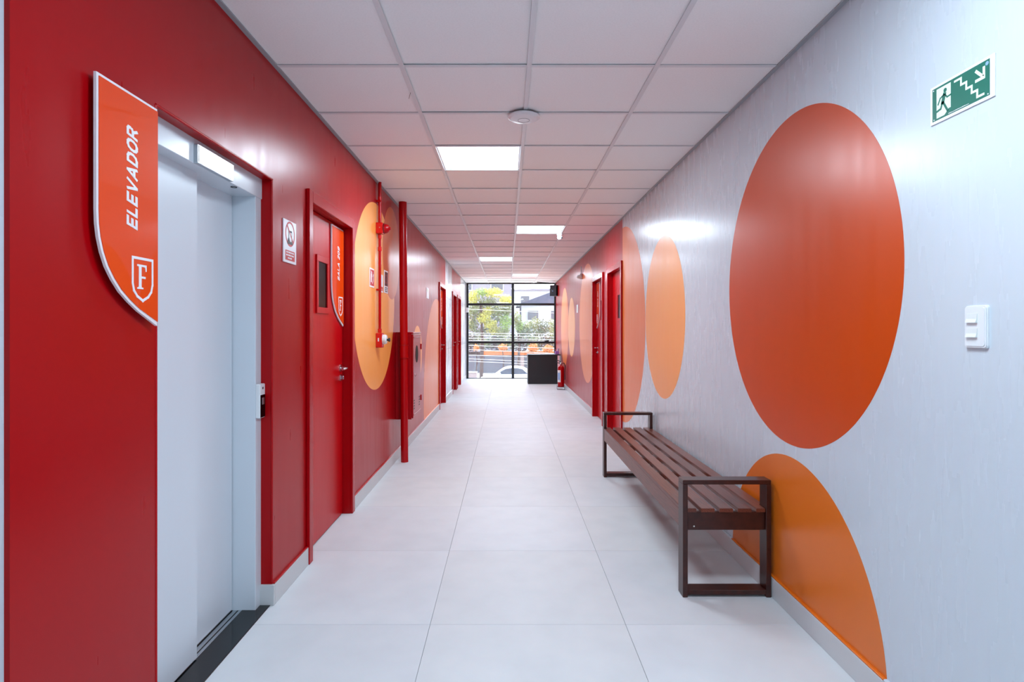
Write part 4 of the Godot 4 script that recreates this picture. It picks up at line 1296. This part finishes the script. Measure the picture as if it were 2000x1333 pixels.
func street() -> void:
	var gy := -2.45
	var g := thing("ground", "grey asphalt street and pavement outside the window", "street", Vector3(0, gy, -40), 0.0, "", "structure")
	part("roadway", bx(mb(), -60, 60, gy - 0.4, gy, FAR + 3.0, 130), M.asphalt, g)
	part("pavement", bx(mb(), -60, 60, gy - 0.4, gy + 0.14, 42.0, 60), M.pavement, g)
	part("forecourt", bx(mb(), -60, 60, gy - 0.4, gy + 0.01, FAR + 0.3, FAR + 4), M.pavement, g)
	part("canopy_roof", bx(mb(), -9, 9, -0.75, -0.48, FAR + 0.16, FAR + 4.2, 0.01), M.ledge_white, g, "white concrete canopy roof just below the window")
	part("eave", bx(mb(), -9, 9, CEIL + 0.14, CEIL + 0.34, FAR + 0.16, FAR + 1.35), M.ledge_white, g, "roof overhang above the window")
	part("kerb", bx(mb(), -60, 60, gy - 0.4, gy + 0.15, 41.8, 42.0, 0.02), M.render_white, g)

	car("small white hatchback parked side-on just beyond the window", Vector3(0.03, gy, -38.0), 0.0, 3.6, 1.45)
	car("taller white car parked behind the hatchback, to the right", Vector3(2.55, gy, -40.3), 0.0, 3.9, 1.72)

	# the street tree with its yellow-green crown
	var d := 44.0
	var base := at_px(940, 0, d)
	base.y = gy + 0.14
	var cl := []
	for c in [[945, 572, 22, 9, "leaf_lime"], [965, 572, 18, 10, "leaf_yellow"], [924, 582, 12, 13, "leaf_yellow"], [955, 590, 22, 10, "leaf_olive"], [988, 588, 14, 10, "leaf_yellow"], [928, 606, 14, 16, "leaf_olive"], [955, 608, 12, 9, "leaf_yellow"], [945, 622, 14, 10, "leaf_yellow"], [958, 634, 13, 9, "leaf_yellow"], [975, 608, 18, 16, "leaf_olive"], [988, 630, 13, 18, "leaf_lime"], [922, 636, 12, 16, "leaf_olive"], [968, 647, 17, 7, "leaf_yellow"], [990, 605, 10, 14, "leaf_olive"], [938, 600, 24, 16, "leaf_dark"], [975, 622, 26, 26, "leaf_dark"], [925, 620, 16, 26, "leaf_dark"], [950, 645, 30, 9, "leaf_dark"], [980, 648, 16, 8, "leaf_olive"]]:
		var k := d / 1143.0
		var dd := d + 1.0 if c[4] == "leaf_dark" else d + rng.randf_range(-0.5, 0.4)
		cl.append([at_px(c[0], c[1], dd), Vector3(c[2] * k, c[3] * k, 0.6), 460, c[4]])
	tree("sunlit street tree with yellow-green crown left of the window bar", base, at_px(0, 590, d).y, 0.135, cl, 0.15)
	d = 47.0
	base = at_px(1012, 0, d)
	base.y = gy + 0.14
	cl = []
	for c in [[1010, 625, 9, 16, "leaf_olive"], [1016, 640, 10, 14, "leaf_lime"], [1030, 640, 12, 14, "leaf_olive"], [1046, 634, 12, 16, "leaf_olive"], [1062, 640, 13, 16, "leaf_dark"], [1024, 648, 14, 10, "leaf_dark"], [1078, 640, 12, 18, "leaf_olive"], [1050, 648, 20, 9, "leaf_dark"]]:
		var k := d / 1143.0
		cl.append([at_px(c[0], c[1], d + rng.randf_range(-0.6, 0.6)), Vector3(c[2] * k, c[3] * k, 0.7), 320, c[4]])
	tree("grey-green tree across the street right of the window bar", base, at_px(0, 625, d).y, 0.10, cl, 0.16)
	# dark bushes behind the painted wall
	cl = []
	d = 52.0
	var hd := thing("hedge", "dark unkempt hedge behind the orange painted wall", "hedge", Vector3(at_px(1000, 0, d).x, gy + 0.14, -d))
	var leaves := {"leaf_dark": mb(), "bark": mb(), "leaf_olive": mb()}
	for k in 16:
		var key: String = ["leaf_dark", "bark", "leaf_dark", "leaf_olive"][k % 4]
		foliage(leaves[key], at_px(905 + 12.5 * k, 670 + rng.randf_range(-5, 4), d), Vector3(0.75, 0.85, 0.6), 260, 0.2)
	for key in leaves:
		part("foliage", leaves[key], M[key], hd)
	part("stems", bx(mb(), -4.2, 4.6, gy + 0.1, -0.6, 52.3, 52.6), M.bark, hd)
	# orange-leaved shrubs along the painted wall
	for c in [[982, 680, 9, 8, "orange-leaved shrub left of the window bar"], [1041, 681, 10, 10, "round orange-leaved shrub above the desk"], [1070, 683, 11, 8, "loose orange-leaved shrub next to the window's right edge"], [930, 680, 4, 6, "tiny orange-leaved shrub left of the tree trunk"]]:
		var dd := 49.4
		var b := at_px(c[0], 692, dd)
		b.y = gy + 0.14
		tree(c[4], b, at_px(0, c[1], dd).y, 0.05, [[at_px(c[0], c[1], dd), Vector3(c[2], c[3], 8) * dd / 1143.0, 420, "leaf_orange"]], 0.14, "shrub")
	# painted boundary wall
	var bw := thing("boundary_wall", "grey boundary wall with an orange painted top band across the street", "wall", Vector3(0, gy + 0.14, -50.2))
	var yo := at_px(0, 694, 50.2).y
	part("wall", bx(mb(), -8, 8, gy + 0.14, yo, 50.1, 50.35), M.render_grey, bw)
	part("orange_band", bx(mb(), -2.1, 8, yo, at_px(0, 686.5, 50.2).y, 50.08, 50.37), M.orange_wall, bw)
	for k in 9:
		part("pier", bx(mb(), -7.6 + 1.75 * k, -7.3 + 1.75 * k, gy + 0.14, yo - 0.03, 50.0, 50.1), M.pink_render if k == 5 else M.roof_slate, bw)
	var pl := thing("planter", "pale concrete planter block left of the tree trunk", "planter", Vector3(-2.9, gy + 0.14, -42.4))
	part("block", bx(mb(), -3.5, -2.2, gy + 0.14, -1.75, 42.1, 42.7, 0.03), M.pink_render, pl)
	part("cap", bx(mb(), -3.55, -2.15, -1.75, -1.68, 42.05, 42.75, 0.02), M.render_white, pl)
	building("lilac rendered building behind the street tree", -16, 0.6, 62, 74, 7.4, M.render_lilac, M.render_white, 5, 3)
	building("white house with a slate grey gable roof seen through the upper right pane", 1.6, 9.5, 66, 76, 4.3, M.render_white, M.roof_slate, 3, 2, 1.4)
	building("long pale building far behind the gabled house", 0.8, 22, 84, 96, 7.0, M.render_white, M.render_lilac, 6, 3)
	# overhead cables
	var said := ["topmost overhead cable crossing the left window pane", "overhead cable just above the middle window bar", "overhead cable behind the middle window bar", "overhead cable directly under the middle window bar", "overhead cable crossing the orange band", "overhead cable below the orange band", "overhead cable above the car roof", "lowest overhead cable before the parked car", "thin overhead cable skimming the foot of the tree crown", "overhead cable through the lower crown"]
	var ys := [[604, 612], [655, 659], [661, 664], [675, 681], [683, 691], [694, 699], [701, 709], [706, 714], [651, 653], [666, 667]]
	for x in [-7.0, 7.0]:
		var po := thing("utility_pole", "concrete utility pole left of the window view" if x < 0 else "concrete utility pole right of the window view", "pole", Vector3(x, -2.45, -28))
		part("shaft", lathe(mb(), [Vector2(0.0, 0.0), Vector2(0.16, 0.0), Vector2(0.11, 7.5), Vector2(0.0, 7.5)], Transform3D(Basis(), Vector3(x, -2.45, -28)), 20), M.pavement, po)
		part("cross_arm", bx(mb(), x - 0.05, x + 0.05, 4.6, 4.7, 27.2, 28.8), M.bark, po)
	for k in ys.size():
		var dd := 28.0
		var ya := at_px(0, ys[k][0], dd).y
		var yb := at_px(0, ys[k][1], dd).y
		# the two heights are read 88 pixels apart; carry the line on to the poles
		var xa := at_px(912, 0, dd).x
		var xb := at_px(1088, 0, dd).x
		var slope := (yb - ya) / (xb - xa)
		var c := thing("overhead_cable", said[k], "cable", Vector3(-6.88, ya + slope * (-6.88 - xa), -dd), 0.0, "overhead cables along the street")
		var reach := 7.0 - 0.165
		var pts := []
		for j in 13:
			var x := lerpf(-reach, reach, j / 12.0)
			pts.append(Vector3(x, ya + slope * (x - xa), -dd))
		part("strand", tube(mb(), pts, 0.010, 6), M.cable, c)
